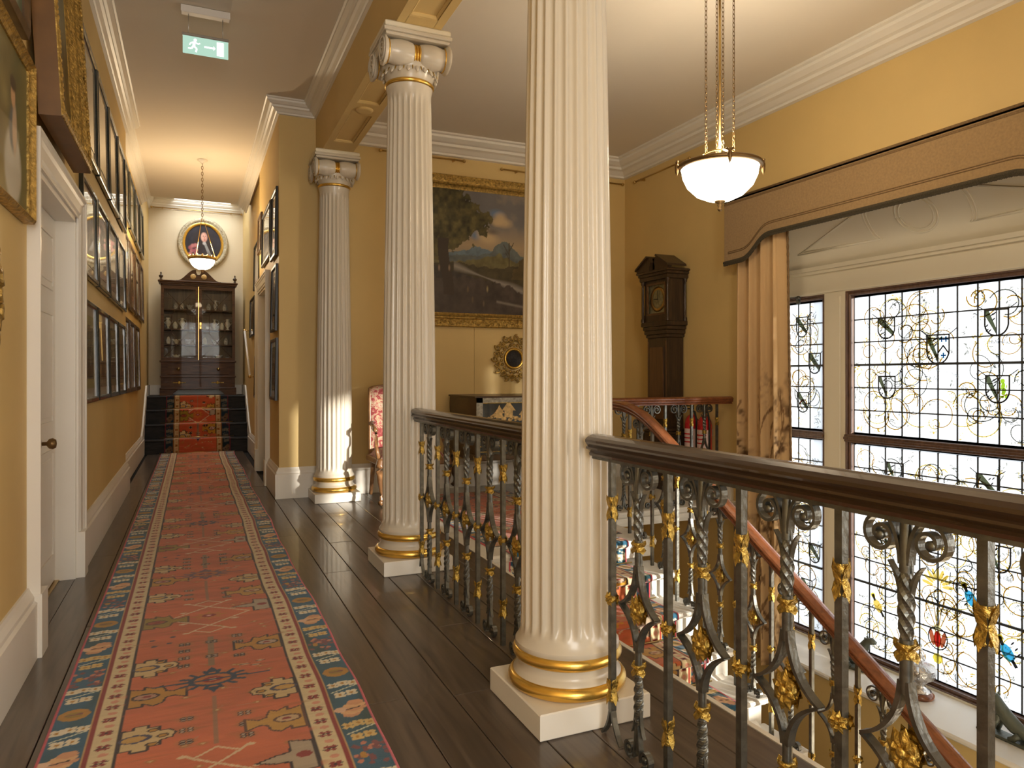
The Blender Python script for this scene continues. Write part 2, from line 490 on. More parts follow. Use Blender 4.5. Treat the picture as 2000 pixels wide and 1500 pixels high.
# ---- the long runner (u across 0..1.03, v along)
CR = dict(field=(190, 102, 64), blue=(44, 90, 116), navy=(24, 50, 66), cream=(206, 188, 148), peach=(214, 170, 122), ochre=(176, 128, 44),
          olive=(146, 122, 44), red=(136, 44, 36), dark=(48, 34, 30), white=(216, 206, 180), grey=(140, 130, 112), purple=(122, 70, 72), pink=(206, 84, 96), green=(44, 66, 52))

def runner_border(R, u0, u1, v0, v1, seed, flip=False):
    """blue floral border between u0 and u1"""
    rr = random.Random(seed)
    w = u1 - u0; um = (u0 + u1) / 2
    R.rect(u0, v0, u1, v1, CR['blue'])
    sl = R.win(u0, v0, u1, v1)
    n = vnoise(R.U[sl] * 3, R.V[sl], seed, 3, 2.2)
    m = ((R.U[sl] >= u0) & (R.U[sl] <= u1)).astype(float) * np.clip((n - 0.5) * 5, 0, 1)
    R.put(sl, m, CR['green'], 0.8)
    v = v0 + 0.05; k = 0
    while v < v1:
        t = k % 6
        if t in (1, 3, 5):
            fc = CR['white'] if t != 5 else (206, 176, 110)
            R.line((u0 + w * .14, v - .018), (u1 - w * .1, v + .022), .007, (196, 200, 178))
            for (a, b) in ((.24, .028), (.52, .034), (.82, .030), (.34, -.030), (.66, -.026)):
                cx = u0 + w * a; cy = v + b * 1.5
                for (dx, dy) in ((.010, .011), (-.010, .011), (.010, -.011), (-.010, -.011)):
                    R.ell(cx + dx, cy + dy, .0105, .0115, fc)
                R.ell(cx, cy, .007, .008, CR['ochre'])
        elif t == 0:
            for q in range(-2, 3):
                R.ell(um + .006 + q * .007, v + q * .022, w * .38 - abs(q) * .010, .022, CR['peach'] if q % 2 else (202, 148, 108))
            R.ell(u0 + w * .2, v, .022, .02, (216, 180, 150))
            R.line((um - .02, v - .006), (um + .03, v + .004), .007, CR['dark'])
        elif t == 2:
            R.ell(um, v, w * .38, .046, CR['ochre']); R.ell(um, v, w * .22, .022, CR['olive'])
            R.line((um - .025, v), (um + .025, v + .003), .007, CR['purple'])
        else:
            for q in range(26):
                R.ell(um + rr.uniform(-.38, .38) * w, v + rr.uniform(-.075, .075), .010, .011, CR['purple'] if q % 3 else (190, 120, 96))
            R.ell(um - w * .2, v, .012, .02, CR['ochre'])
        v += .168; k += 1

def cream_stripe(R, u0, u1, v0, v1, inner, seed):
    w = u1 - u0; um = (u0 + u1) / 2
    R.rect(u0, v0, u1, v1, CR['cream'])
    v = v0 + .02; k = 0
    while v < v1:
        if k % 2 == 0:
            R.line((um - .020, v - .005), (um + .020, v + .005), .007, CR['dark'])
            for sa, sb in ((-1, 1), (1, -1), (1, 1), (-1, -1)): R.ell(um + sa * .010, v + sb * .010, .0085, .0085, CR['red'])
        else:
            R.ell(um + .004, v, .015, .012, (204, 142, 118))
        v += .050; k += 1

def paint_runner(R, W, v0, v1, seed=1, scale=1.0):
    """W: full width in metres; u runs 0..W"""
    b = W * .128; c0 = b + .014; c1 = W * .212
    R.mottle(0.22, 5.0, seed, 2.5)
    for (a0, a1) in ((0, b), (W - b, W)):
        runner_border(R, a0, a1, v0, v1, seed + int(a0 > 0))
    R.rect(-.001, v0, .011, v1, CR['pink']); R.rect(W - .011, v0, W + .001, v1, CR['pink'])
    R.rect(b - .002, v0, c0, v1, CR['red']); R.rect(W - c0, v0, W - b + .002, v1, CR['red'])
    R.rect(b - .006, v0, b + .001, v1, (186, 150, 96)); R.rect(W - b - .001, v0, W - b + .006, v1, (186, 150, 96))
    cream_stripe(R, c0, c1, v0, v1, True, seed); cream_stripe(R, W - c1, W - c0, v0, v1, True, seed)
    R.rect(c1 - .003, v0, c1 + .008, v1, CR['dark']); R.rect(W - c1 - .008, v0, W - c1 + .003, v1, CR['dark'])
    f0 = c1 + .01; f1 = W - c1 - .01; um = W / 2
    # olive edges of the field, fading
    rr = random.Random(seed + 5)
    for k in range(int((v1 - v0) * 60)):
        R.ell(rr.uniform(f0, f1), rr.uniform(v0, v1), rr.uniform(.02, .07), rr.uniform(.004, .016), (150, 92, 48) if k % 3 else (206, 104, 76), .45, .5)
    P = 1.62
    v = math.floor(v0 / P) * P + .30
    def eight(u, vv, s=1.0):
        R.ell(u, vv, .036 * s, .026 * s, (150, 112, 58), .5, .3)
        for dx in (-.012, .012):
            R.ell(u + dx * s, vv + .009 * s, .0125 * s, .010 * s, CR['dark']); R.ell(u + dx * s, vv - .009 * s, .0125 * s, .010 * s, CR['dark'])
            R.ell(u + dx * s, vv + .009 * s, .007 * s, .005 * s, (170, 150, 130)); R.ell(u + dx * s, vv - .009 * s, .007 * s, .005 * s, (170, 150, 130))
    def jug(u, vv, d, fill, line, inner):
        """stepped palmette growing from the side border towards the middle; d = +1 / -1"""
        q = [(0, -.085), (.05, -.085), (.05, -.062), (.085, -.09), (.115, -.072), (.125, -.03), (.150, -.022), (.195, -.050), (.195, .045), (.150, .020), (.125, .030), (.110, .085), (.085, .07), (.05, .095), (.05, .066), (0, .085)]
        R.opoly([(u + d * a, vv + e) for a, e in q], fill, line, .008)
        R.ell(u + d * .055, vv, .048, .030, line); R.ell(u + d * .055, vv, .038, .022, inner); R.ell(u + d * .06, vv, .016, .009, CR['red'])
    def bird(u, vv, d):
        q = [(0, -.075), (.035, -.075), (.035, -.095), (.085, -.095), (.085, -.070), (.120, -.070), (.120, -.040), (.155, -.030), (.165, .0), (.145, .030), (.115, .030), (.115, .060), (.080, .060), (.080, .082), (.035, .082), (.035, .06), (0, .065)]
        R.opoly([(u + d * a, vv + e) for a, e in q], (196, 172, 124), CR['dark'], .007)
        R.ell(u + d * .045, vv - .005, .050, .028, (60, 62, 86)); R.ell(u + d * .04, vv - .005, .038, .019, (190, 150, 80))
        for a, e in ((.095, .040), (.125, -.01), (.095, -.058)):
            R.ell(u + d * a, vv + e, .019, .014, CR['dark']); R.ell(u + d * a, vv + e, .013, .009, CR['ochre'])
    def stems(vv, s):
        for k in range(14):
            a = rr.uniform(f0 + .04, f1 - .04); e = vv + rr.uniform(-.3, .3)
            R.line((a, e), (a + rr.uniform(-.09, .09), e + rr.uniform(-.05, .05)), .005, (176, 128, 96), .7)
            R.ell(a, e, .016, .010, (150, 116, 48), .6, .4)
            R.ell(a, e, .007, .005, (206, 176, 130), .8)
    k = 0
    while v < v1:
        stems(v, 1); stems(v + P / 2, 1)
        # blue star medallion
        col = (40, 62, 84) if k % 2 == 0 else (108, 84, 92)
        R.ell(um, v, .125, .078, (176, 110, 58), .7, .25)
        for q in range(14):
            a = 2 * PI * q / 14
            R.line((um + .075 * math.cos(a), v + .048 * math.sin(a)), (um + .125 * math.cos(a), v + .085 * math.sin(a)), .016, col)
        R.ell(um, v, .090, .060, col); R.ell(um, v, .068, .044, (178, 108, 54)); R.ell(um, v, .040, .026, CR['red']); R.ell(um, v, .018, .012, (190, 150, 120))
        R.line((um - .21, v + .006), (um + .21, v - .006), .011, col)
        R.poly([(um - .03, v + .07), (um + .03, v + .07), (um, v + .125)], col); R.poly([(um - .03, v - .07), (um + .03, v - .07), (um, v - .125)], col)
        # grey stem and the blossoms beside it
        R.rect(um - .011, v + .14, um + .011, v + .50, (132, 112, 84), .9)
        for j in range(4):
            eight(um - .105, v + .18 + j * .085); eight(um + .110, v + .215 + j * .085)
            if j % 2: eight(um + .004, v + .16 + j * .09, 1.05)
        # white lozenge with ochre star
        c = v + .81
        hw, hh = .185, .145
        L_ = [(um - hw, c), (um, c + hh), (um + hw, c), (um, c - hh)]
        R.path(L_, .010, (206, 182, 146), closed=True)
        for sg in (1, -1):
            R.path([(um, c + sg * hh), (um - .07, c + sg * (hh + .055)), (um, c + sg * (hh + .105)), (um + .07, c + sg * (hh + .055))], .009, (206, 182, 146), closed=True)
            for e in (-1, 1):
                R.line((um + e * .05, c + sg * (hh + .04)), (um + e * .10, c + sg * (hh + .085)), .010, (206, 182, 146)); R.ell(um + e * .10, c + sg * (hh + .08), .016, .009, (206, 182, 146))
                R.ell(um + e * .115, c + sg * .085, .016, .009, (206, 182, 146))
        for q in range(8):
            a = 2 * PI * q / 8
            R.poly([(um + .03 * math.cos(a + .5), c + .022 * math.sin(a + .5)), (um + .085 * math.cos(a), c + .06 * math.sin(a)), (um + .03 * math.cos(a - .5), c + .022 * math.sin(a - .5))], CR['ochre'])
        R.ell(um, c, .050, .036, (182, 112, 52)); R.ell(um, c, .032, .022, CR['red']); R.ell(um, c, .012, .009, (206, 160, 150))
        for j in range(3):
            eight(um - .09, v + 1.13 + j * .085, .9); eight(um + .095, v + 1.10 + j * .085, .9)
        R.rect(um - .009, v + 1.08, um + .009, v + 1.46, (140, 112, 84), .8)
        # side motifs
        bird(f0, v + .22, 1)
        jug(f1, v + .33, -1, CR['ochre'], CR['dark'], (170, 150, 130))
        jug(f0, v + .80, 1, CR['olive'], (92, 66, 40), (150, 76, 50))
        R.opoly([(f1, v + .98), (f1 - .07, v + 1.0), (f1 - .075, v + .93), (f1 - .125, v + .92), (f1 - .18, v + .90), (f1 - .125, v + .875), (f1 - .08, v + .87), (f1 - .08, v + .80), (f1, v + .81)], (166, 150, 128), CR['dark'], .007)
        R.ell(f1 - .035, v + .90, .024, .020, CR['red'])
        bird(f0, v + 1.22, 1)
        jug(f1, v + 1.17, -1, (184, 140, 60), (92, 60, 40), (190, 160, 120))
        bird(f1, v + 1.44, -1)
        jug(f0, v + 1.55, 1, CR['ochre'], CR['dark'], (170, 130, 110))
        for (a, e) in ((.10, .12), (.16, .10), (.12, .08)):
            R.ell(f1 - a, v + e, .017, .009, (206, 176, 140)); R.line((f1 - a - .02, v + e), (f1 - a + .02, v + e), .005, CR['dark'])
        for (a, e) in ((.06, .46), (.12, .48), (.05, .54), (.13, .56)):
            R.ell(f0 + a, v + e, .013, .010, (72, 62, 72))
        v += P; k += 1
    R.img *= (1 + 0.10 * (vnoise(R.U * 3, R.V * 30, seed + 40, 2, 3.0) - 0.5) * 2)[..., None]

def rows(*spans):
    out = []
    for a, b, d in spans:
        out.append(np.arange(a, b, d))
    return np.concatenate(out)

# ================================================================== THE SETTING
XL, XLF = -0.642, -0.705          # left wall, its set-back far part
XB0, XB1 = 1.115, 1.395         # beam over the columns
XE = 4.73                       # window wall
YB = 7.30                       # back wall of the stair hall
XR, XRF = 0.765, 0.83           # right wall of the corridor
YS = -2.3                       # wall behind the camera
YEND = 13.9
ZC, ZH, ZEND = 3.87, 3.72, 4.27 # ceilings
XF = 1.745                      # edge of the boarded floor above the stairs
XS = 3.09                       # well side of the stair flight
YT = 4.43                       # top nosing
YLW = 5.36                      # landing edge over the well
ZLOW = -3.0

def struct(name, mb, m, parent=None):
    o = mb.build(name, m, parent)
    if parent is None: o['kind'] = 'structure'
    return o

def tstruct(name):
    o = empty(name); o['kind'] = 'structure'; return o

# --- floor: sub-floor and dark boards
fl = MB().box((XL - .25, 3.6, -0.18), (XLF, 5.1, -.002)).box((XLF, YS, -0.18), (XF - .002, YB, -0.024)).box((XLF, YB, -0.18), (XRF + .1, 12.15, -0.024))
floor = struct('floor', fl, MT['gap'])
bw = 0.17
nb = 14
x = XF - nb * bw
rb = random.Random(3)
for k in range(nb):
    x0 = x + k * bw; x1 = x0 + bw - 0.0035
    yend = 12.14 if x1 < XR + .07 else YB + .0
    if x0 < XR < x1: yend = YB
    y = YS
    cuts = [YS]
    y = YS + rb.uniform(1.2, 3.2)
    while y < yend - 0.8:
        cuts.append(y); y += rb.uniform(2.4, 3.8)
    cuts.append(yend)
    for a, b in zip(cuts, cuts[1:]):
        dz = rb.uniform(-.0015, .0)
        MB().bbox((max(x0, XLF + .005), a + .001, -.024), (x1, b - .0015, dz), .0022).build('floor_board', MT['board'], floor)

MB().bbox((XL - .20, 3.72, -.02), (XL + .006, 4.94, -.0005), .001).build('floor_board', MT['board'], floor)
# --- stone landing by the back wall
ld = MB()
ld.prism([(XF, YT), (XS, YT), (XS, YLW), (XE, YLW), (XE, YB), (XF, YB)], -0.13, 0.0)
floor_landing = struct('floor_landing', ld, MT['stone'])
MB().sweep([(XF + .022, YT, 0), (XS, YT, 0), (XS, YLW, 0), (XE, YLW, 0)], [(0, -.13), (.012, -.13), (.018, -.10), (.018, -.06), (.03, -.045), (.035, -.02), (.028, -.003), (0, 0)]).build('landing_nosing', MT['stone'], floor_landing)
MB().box((XF - .0, YS, -0.30), (XF + .022, YT, -.001)).build('floor_edge_fascia', MT['white'], floor)

# --- left wall with the door recess
DY0, DY1, DZ = 3.73, 4.93, 2.13      # opening
DXR = XL - 0.09
w = MB()
w.box((XL - .25, YS, -.1), (XL, DY0, ZC + .1)).box((XL - .25, DY1, -.1), (XL, 8.47, ZC + .1)).box((XL - .25, DY0, DZ), (XL, DY1, ZC + .1))
w.box((XL - .25, DY0, -.1), (DXR - .05, DY1, DZ))
w.box((XL - .25, 8.47, -.1), (XLF, YEND + .2, ZEND + .1))
wall_left = struct('wall_left', w, MT['wall'])

# --- corridor right wall (behind the stair hall's back wall) with a doorway
RD0, RD1, RDZ = 8.33, 9.52, 2.22
w = MB()
w.box((XR, YB + .21, -.1), (XR + .25, RD0, ZC + .1)).box((XRF, RD1, -.1), (XRF + .25, YEND + .2, ZEND + .1)).box((XR, RD0, RDZ), (XR + .25, RD1, ZC + .1))
w.box((XR + .16, RD0, -.1), (XR + .25, RD1, RDZ)).box((XR, RD1, RDZ), (XR + .2, RD1 + .02, ZC + .1))
wall_right_corridor = struct('wall_right_corridor', w, MT['wall'])

# --- back wall of the stair hall
wall_back = struct('wall_back', MB().box((XR, YB, -.12), (XE + .3, YB + .22, ZC + .1)), MT['wall'])
wall_end = struct('wall_end', MB().box((XLF - .2, YEND, -.1), (XRF + .3, YEND + .2, ZEND + .3)), MT['endwall'])
wall_south = struct('wall_south', MB().box((XL - .25, YS - .2, ZLOW), (-.45, YS, ZC + .1)).box((.95, YS - .2, ZLOW), (XE + .3, YS, ZC + .1))
                    .box((-.45, YS - .2, ZLOW), (.95, YS, .6)).box((-.45, YS - .2, 3.2), (.95, YS, ZC + .1)), MT['wall'])

# --- window wall: recessed stair window and the rear window that lets the low sun in
WY0, WY1 = 2.02, 5.44           # opening along y
WZ0, WZ1 = -1.235, 2.80
WF0, WF1 = 2.26, 5.20           # opening at the wall face (splayed reveals)
XW = 5.28                       # glass plane
RY0, RY1, RZ0, RZ1 = -2.1, 0.55, -.35, 2.0
w = MB()
XO = XE + .62
w.prism([(XE, WF1), (XO, WY1 + .03), (XO, YB + .2), (XE, YB + .2)], ZLOW, ZH + .2).prism([(XE, RY1), (XO, RY1), (XO, WY0 - .03), (XE, WF0)], ZLOW, ZH + .2).box((XE + .0005, WF0 - .01, ZLOW), (XO, WF1 + .01, WZ0 - .04)).box((XE + .0005, WF0 - .01, WZ1), (XO, WF1 + .01, ZH + .2))
w.box((XE, YS - .2, ZLOW), (XO, RY0, ZH + .2)).box((XE, RY0, ZLOW), (XO, RY1, RZ0)).box((XE, RY0, RZ1), (XO, RY1, ZH + .2))
wall_east = struct('wall_east', w, MT['wall'])

# --- stair well below
struct('wall_lower_west', MB().box((XF - .2, YS, ZLOW), (XF, YB, -.18)), MT['wall'])
struct('wall_lower_back', MB().box((XF, YB - .35, ZLOW), (XE, YB, -.13)), MT['wall'])
struct('floor_lower', MB().box((XF - .2, YS - .2, ZLOW - .1), (XE, YB, ZLOW)), MT['board'])

# --- ceilings and beam
struct('ceiling_corridor', MB().box((XLF - .2, YS - .2, ZC), (XB0 + .06, 11.95, ZC + .1)), MT['ceil'])
struct('ceiling_hall', MB().box((XB1 - .06, YS - .2, ZH), (XE + .6, YB, ZH + .1)), MT['ceil'])
sk = MB()
sk.box((XLF - .2, 11.9, ZEND), (XRF + .2, 12.35, ZEND + .3)).box((XLF - .2, 13.80, ZEND), (XRF + .2, YEND + .1, ZEND + .3)).box((XLF - .2, 12.35, ZEND), (-.30, 13.80, ZEND + .3)).box((.62, 12.35, ZEND), (XRF + .2, 13.80, ZEND + .3))
sk.box((XLF - .2, 11.9, ZC + .1), (XRF + .2, 11.95, ZEND))
struct('ceiling_end', sk, MT['white'])

ZBM = 3.325
bm = MB().box((XB0, YS, ZBM + .02), (XB1, YB, ZC + .1))
trim_beam = struct('trim_beam', bm, MT['wall'])
# soffit: margins left proud around sunk panels and roundels
mg = MB()
mg.box((XB0, YS, ZBM), (XB0 + .052, YB, ZBM + .021)).box((XB1 - .052, YS, ZBM), (XB1, YB, ZBM + .021))
bars = [(2.31, .30), (4.41, .30), (7.02, .42)]
roundels = [(0.9, .1), (3.36, .1), (5.72, .1)]
for yc, hw in bars:
    mg.box((XB0 + .05, yc - hw, ZBM), (XB1 - .05, min(YB, yc + hw), ZBM + .021))
for yc, hw in roundels:
    mg.box((XB0 + .05, yc - .125, ZBM), (XB1 - .05, yc + .125, ZBM + .021))
mg.build('soffit_margin', MT['wall'], trim_beam)
for yc, hw in roundels:
    MB().lathe([(.046, ZBM - .016), (.060, ZBM - .014), (.068, ZBM - .004), (.068, ZBM + .004)], 28, T((XB0 + XB1) / 2, yc, 0)).lathe([(.001, ZBM - .003), (.046, ZBM - .003), (.046, ZBM - .016)], 28, T((XB0 + XB1) / 2, yc, 0), cap=False).build('soffit_roundel', MT['wall'], trim_beam)
edges = [YS, .775, 1.025, 2.01, 2.61, 3.235, 3.485, 4.11, 4.71, 5.595, 5.845, 6.60]
for a, b in ((1.025, 2.01), (2.61, 3.235), (3.485, 4.11), (4.71, 5.595), (5.845, 6.60)):
    pm = MB().sweep([(XB0 + .056, a + .005, ZBM + .02), (XB0 + .056, b - .005, ZBM + .02), (XB1 - .056, b - .005, ZBM + .02), (XB1 - .056, a + .005, ZBM + .02)],
                    [(0, 0), (.012, 0), (.012, -.006), (0, -.016)], closed=True)
    pm.build('soffit_panel_moulding', MT['wall'], trim_beam)

# --- cornices
def cornice_prof(p, h):
    """out from the wall, down from the ceiling"""
    q = [(0, 0), (p, 0), (p, -.10 * h), (.90 * p, -.14 * h), (.88 * p, -.26 * h), (.70 * p, -.42 * h), (.56 * p, -.46 * h), (.54 * p, -.60 * h), (.40 * p, -.66 * h), (.24 * p, -.82 * h), (.16 * p, -.86 * h), (.15 * p, -.97 * h), (0, -h)]
    return q
# travel so that 'right' points into the room
struct('trim_1', MB().sweep([(XB1, YS, ZH), (XB1, YB, ZH), (XE, YB, ZH), (XE, YS, ZH)], cornice_prof(.25, .18)), MT['white'])
struct('trim_2', MB().sweep([(XL, YS, ZC), (XL, 8.47, ZC), (XLF, 8.47, ZC), (XLF, 11.95, ZC)], cornice_prof(.13, .14)), MT['white'])
struct('trim_3', MB().sweep([(XR + .0, 11.95, ZC), (XR, YB, ZC), (XB0, YB, ZC), (XB0, YS, ZC)], cornice_prof(.13, .13)), MT['white'])
struct('trim_4', MB().sweep([(XLF, 11.95, ZEND), (XLF, YEND, ZEND), (XRF, YEND, ZEND), (XRF, 11.95, ZEND)], cornice_prof(.09, .17)), MT['white'])

# --- skirting boards
SK = [(0, 0), (.028, 0), (.028, .235), (.020, .245), (.020, .262), (.010, .285), (.006, .30), (0, .30)]
SK = [(a * 1.4, b) for a, b in SK]
struct('baseboard_left', MB().sweep([(XL, YS, 0), (XL, 3.60, 0)], SK).sweep([(XL, 5.07, 0), (XL, 8.47, 0), (XLF, 8.47, 0), (XLF, 12.1, 0)], SK), MT['white'])
struct('baseboard_back', MB().sweep([(XR, 8.20, 0), (XR, YB, 0), (XE, YB, 0), (XE, YLW + .05, 0)], SK), MT['white'])
struct('baseboard_right', MB().sweep([(XRF, 12.1, 0), (XRF, RD1 + .13, 0)], SK), MT['white'])

# --- steps at the corridor's end, raked skirtings, upper floor
ES = [12.14, 12.42, 12.70, 12.98]
RISE = 0.215
floor_upper = struct('floor_upper', MB().box((XLF, ES[3] + .02, .60), (XRF, YEND, 4 * RISE)), MT['step_dark'])
for k, y in enumerate(ES):
    y2 = ES[k + 1] + .02 if k < 3 else ES[3] + .06
    z = (k + 1) * RISE
    m = MB().box((XLF, y, -.12 if k == 0 else z - RISE - .02), (XRF, y2, z - .03)).bbox((XLF, y - .022, z - .03), (XRF, y2, z), .008)
    m.build('corridor_step', MT['step_dark'], floor_upper)
rk = MB()
for xw, sg in ((XLF, 1), (XRF, -1)):
    pl = [(11.86, 0), (12.10, 0), (12.98, 4 * RISE - RISE * .2), (YEND, 4 * RISE - .02), (YEND, 4 * RISE + .17), (13.02, 4 * RISE + .17), (12.14, .42), (11.86, .30)]
    M_ = Matrix(((0, 0, 1, 0), (1, 0, 0, 0), (0, 1, 0, 0), (0, 0, 0, 1)))
    rk.prism(pl, xw - .002 if sg < 0 else xw, xw + sg * .024, M_)
rk.box((XLF + .02, YEND - .024, 4 * RISE), (XRF - .02, YEND, 4 * RISE + .17))
struct('baseboard_end', rk, MT['white'])

# --- left door: architrave, jamb linings, leaf, threshold
door_1 = tstruct('door_1')
AR = [(0, 0), (.0, .05), (.016, .05), (.024, .042), (.034, .042), (.05, .034), (.10, .030), (.112, .022), (.13, .022), (.13, 0)]
def architrave(y0, y1, z1, x, sg, wd=.13, zb=0.0):
    """frame around an opening; sg = +1 when the wall faces +x"""
    m = MB()
    prof = [(a * wd / .13, b) for a, b in AR]
    for (ya, d) in ((y0, -1), (y1, 1)):
        # jamb member: profile across y, out along x
        v = []; f = []; n = len(prof)
        for z, e in ((zb, 0), (z1, 1)):
            for (a, b) in prof:
                aa = wd - a
                v.append((x + sg * b, ya + d * aa, z + (aa if e else 0)))
        for k in range(n):
            f.append((k, (k + 1) % n, n + (k + 1) % n, n + k))
        f.append(tuple(range(n))); f.append(tuple(range(n, 2 * n)))
        m.add(v, f)
    v = []; f = []; n = len(prof)
    for ya, d in ((y0, -1), (y1, 1)):
        for (a, b) in prof:
            aa = wd - a
            v.append((x + sg * b, ya + d * aa, z1 + aa))
    for k in range(n):
        f.append((k, (k + 1) % n, n + (k + 1) % n, n + k))
    m.add(v, f)
    # plinth blocks
    m.box((x, y0 - wd - .004, zb), (x + sg * .056, y0 + .004, zb + .27)).box((x, y1 - .004, zb), (x + sg * .056, y1 + wd + .004, zb + .27))
    return m
architrave(DY0, DY1, DZ, XL, 1).build('architrave', MT['white'], door_1)
MB().box((DXR - .02, DY0 - .0, 0), (XL + .01, DY0 + .03, DZ)).box((DXR - .02, DY1 - .03, 0), (XL + .01, DY1, DZ)).box((DXR - .02, DY0, DZ - .03), (XL + .01, DY1, DZ)).build('jamb_lining', MT['white'], door_1)
MB().bbox((DXR - .045, DY0 + .03, .012), (DXR - .002, DY1 - .03, DZ - .032), .003).build('door_leaf', MT['white'], door_1)
ym = (DY0 + DY1) / 2
for (a, b) in ((DY0 + .12, ym - .05), (ym + .05, DY1 - .12)):
    for (z0, z1) in ((.16, .78), (.92, 1.56), (1.68, 2.0)):
        p = MB().sweep([(DXR - .002, a, z0), (DXR - .002, b, z0)], [(0, 0)] * 3) if False else MB()
        p.box((DXR - .002, a, z0), (DXR + .006, b, z0 + .022)).box((DXR - .002, a, z1 - .022), (DXR + .006, b, z1)).box((DXR - .002, a, z0 + .022), (DXR + .006, a + .022, z1 - .022)).box((DXR - .002, b - .022, z0 + .022), (DXR + .006, b, z1 - .022))
        p.bbox((DXR - .004, a + .045, z0 + .045), (DXR + .004, b - .045, z1 - .045), .003)
        p.build('door_panel', MT['white'], door_1)
MB().lathe([(.006, 0), (.010, .012), (.010, .03), (.026, .042), (.030, .058), (.022, .072), (.001, .076)], 16, T(DXR, 4.43, .84) @ RY(PI / 2)).lathe([(.03, 0), (.03, .004), (.012, .008)], 16, T(DXR, 4.43, .84) @ RY(PI / 2)).build('door_knob', MT['darkbrass'], door_1)
MB().box((DXR - .01, DY0 + .03, -.001), (DXR + .018, DY1 - .03, .006)).build('threshold_strip', MT['brass'], door_1)

# --- corridor right-hand doorway
door_2 = tstruct('door_2')
architrave(RD0, RD1, RDZ, XR, -1, .13).build('architrave', MT['cream'], door_2)
MB().box((XR - .01, RD0, 0), (XR + .17, RD0 + .025, RDZ)).box((XR - .01, RD1 - .025, 0), (XR + .17, RD1, RDZ)).box((XR - .01, RD0, RDZ - .025), (XR + .17, RD1, RDZ)).build('jamb_lining', MT['cream'], door_2)
MB().bbox((XR + .12, RD0 + .025, .01), (XR + .158, RD1 - .025, RDZ - .028), .003).build('door_leaf', MT['cream'], door_2)
for (a, b) in ((RD0 + .13, (RD0 + RD1) / 2 - .05), ((RD0 + RD1) / 2 + .05, RD1 - .13)):
    for (z0, z1) in ((.16, .9), (1.05, 2.05)):
        MB().bbox((XR + .112, a, z0), (XR + .122, b, z1), .004).build('door_panel', MT['cream'], door_2)

# --- stone stair flight with carpet
stair = tstruct('stair_flight')
NS = 15; GO = 0.292; RI = 0.173
for k in range(1, NS + 1):
    z = -RI * k
    y1 = YT - GO * (k - 1) ; y0 = YT - GO * k
    m = MB().box((XF + .022, y0 + .02, z - RI - .02), (XS - .03, y1 + .03, z - .045))
    # tread with rounded nosing returned along the well end
    np_ = [(0, -.045), (.012, -.045), (.016, -.038), (.034, -.030), (.042, -.018), (.036, -.004), (.022, 0), (0, 0)]
    m.sweep([(XF + .022, y0 + .0, z), (XS - .02, y0 + .0, z), (XS - .02, y1 + .02, z)], np_)
    m.box((XF + .022, y0, z - .045), (XS - .02, y1 + .02, z))
    # scrolled bracket under the tread end
    m.prism([(y0 + .02, z - .20), (y0 + .10, z - .19), (y1 + .0, z - .10), (y1 + .02, z - .045), (y0 + .02, z - .045)], XS - .03, XS - .012, Matrix(((0, 0, 1, 0), (1, 0, 0, 0), (0, 1, 0, 0), (0, 0, 0, 1))))
    m.build('stone_step', MT['stone'], stair)
# sloping soffit under the flight
sf = MB()
yb = YT - GO * NS
sf.prism([(YT + .05, -.15), (YT + .05, -.36), (yb, -RI * NS - .36), (yb, -RI * NS - .1)], XF + .022, XS - .05, Matrix(((0, 0, 1, 0), (1, 0, 0, 0), (0, 1, 0, 0), (0, 0, 0, 1))))
sf.build('stair_soffit', MT['white'], stair)

# ================================================================== COLUMNS
def fluted_shaft():
    NF = 24; per = 8; n = NF * per
    zs = [.245, .26, .275, .285, .30, .315, .335, .6, .9, 1.2, 1.5, 1.8, 2.1, 2.4, 2.7, 2.88, 2.905, 2.925, 2.945, 2.965, 3.0]
    def rad(z):
        pts = [(.245, .1885), (.262, .176), (.285, .1695), (.335, .168), (.9, .1665), (1.5, .1605), (2.1, .151), (2.7, .1405), (2.95, .137), (2.985, .139), (3.0, .146)]
        for (a, ra), (b, rb_) in zip(pts, pts[1:]):
            if a <= z <= b: return ra + (rb_ - ra) * (z - a) / (b - a)
        return pts[-1][1]
    v = []; f = []
    for z in zs:
        r = rad(z)
        # flutes end in round tops and bottoms
        e = 1.0
        if z < .335: e = max(0.0, 1 - ((.335 - z) / .045) ** 2) if z > .29 else 0.0
        if z > 2.88: e = max(0.0, 1 - ((z - 2.88) / .05) ** 2) if z < 2.93 else 0.0
        for k in range(n):
            ph = (k % per) / per
            a = 2 * PI * k / n
            d = 0.0
            if .14 < ph < .90:
                t = (ph - .52) / .38
                d = math.sqrt(max(0, 1 - t * t)) * .0155 * (r / .168) * e
            v.append(((r - d) * math.cos(a), (r - d) * math.sin(a), z))
    for j in range(len(zs) - 1):
        for k in range(n):
            k2 = (k + 1) % n
            f.append((j * n + k, j * n + k2, (j + 1) * n + k2, (j + 1) * n + k))
    return MB().add(v, f, True)

def torus_prof(r, z, h, bulge):
    return [(r + bulge * math.cos(a) - bulge * .25, z + h / 2 * math.sin(a)) for a in np.linspace(-PI / 2, PI / 2, 9)]

def volute(m, sx):
    """raised spiral on the end of a bolster"""
    pts = []
    for k in range(44):
        a = k / 43 * 2.4 * 2 * PI
        r = .074 * (1 - k / 43) + .010
        pts.append((sx, r * math.cos(a), r * math.sin(a)))
    m.tube(pts, .0065, 5, up=(1, 0, 0))

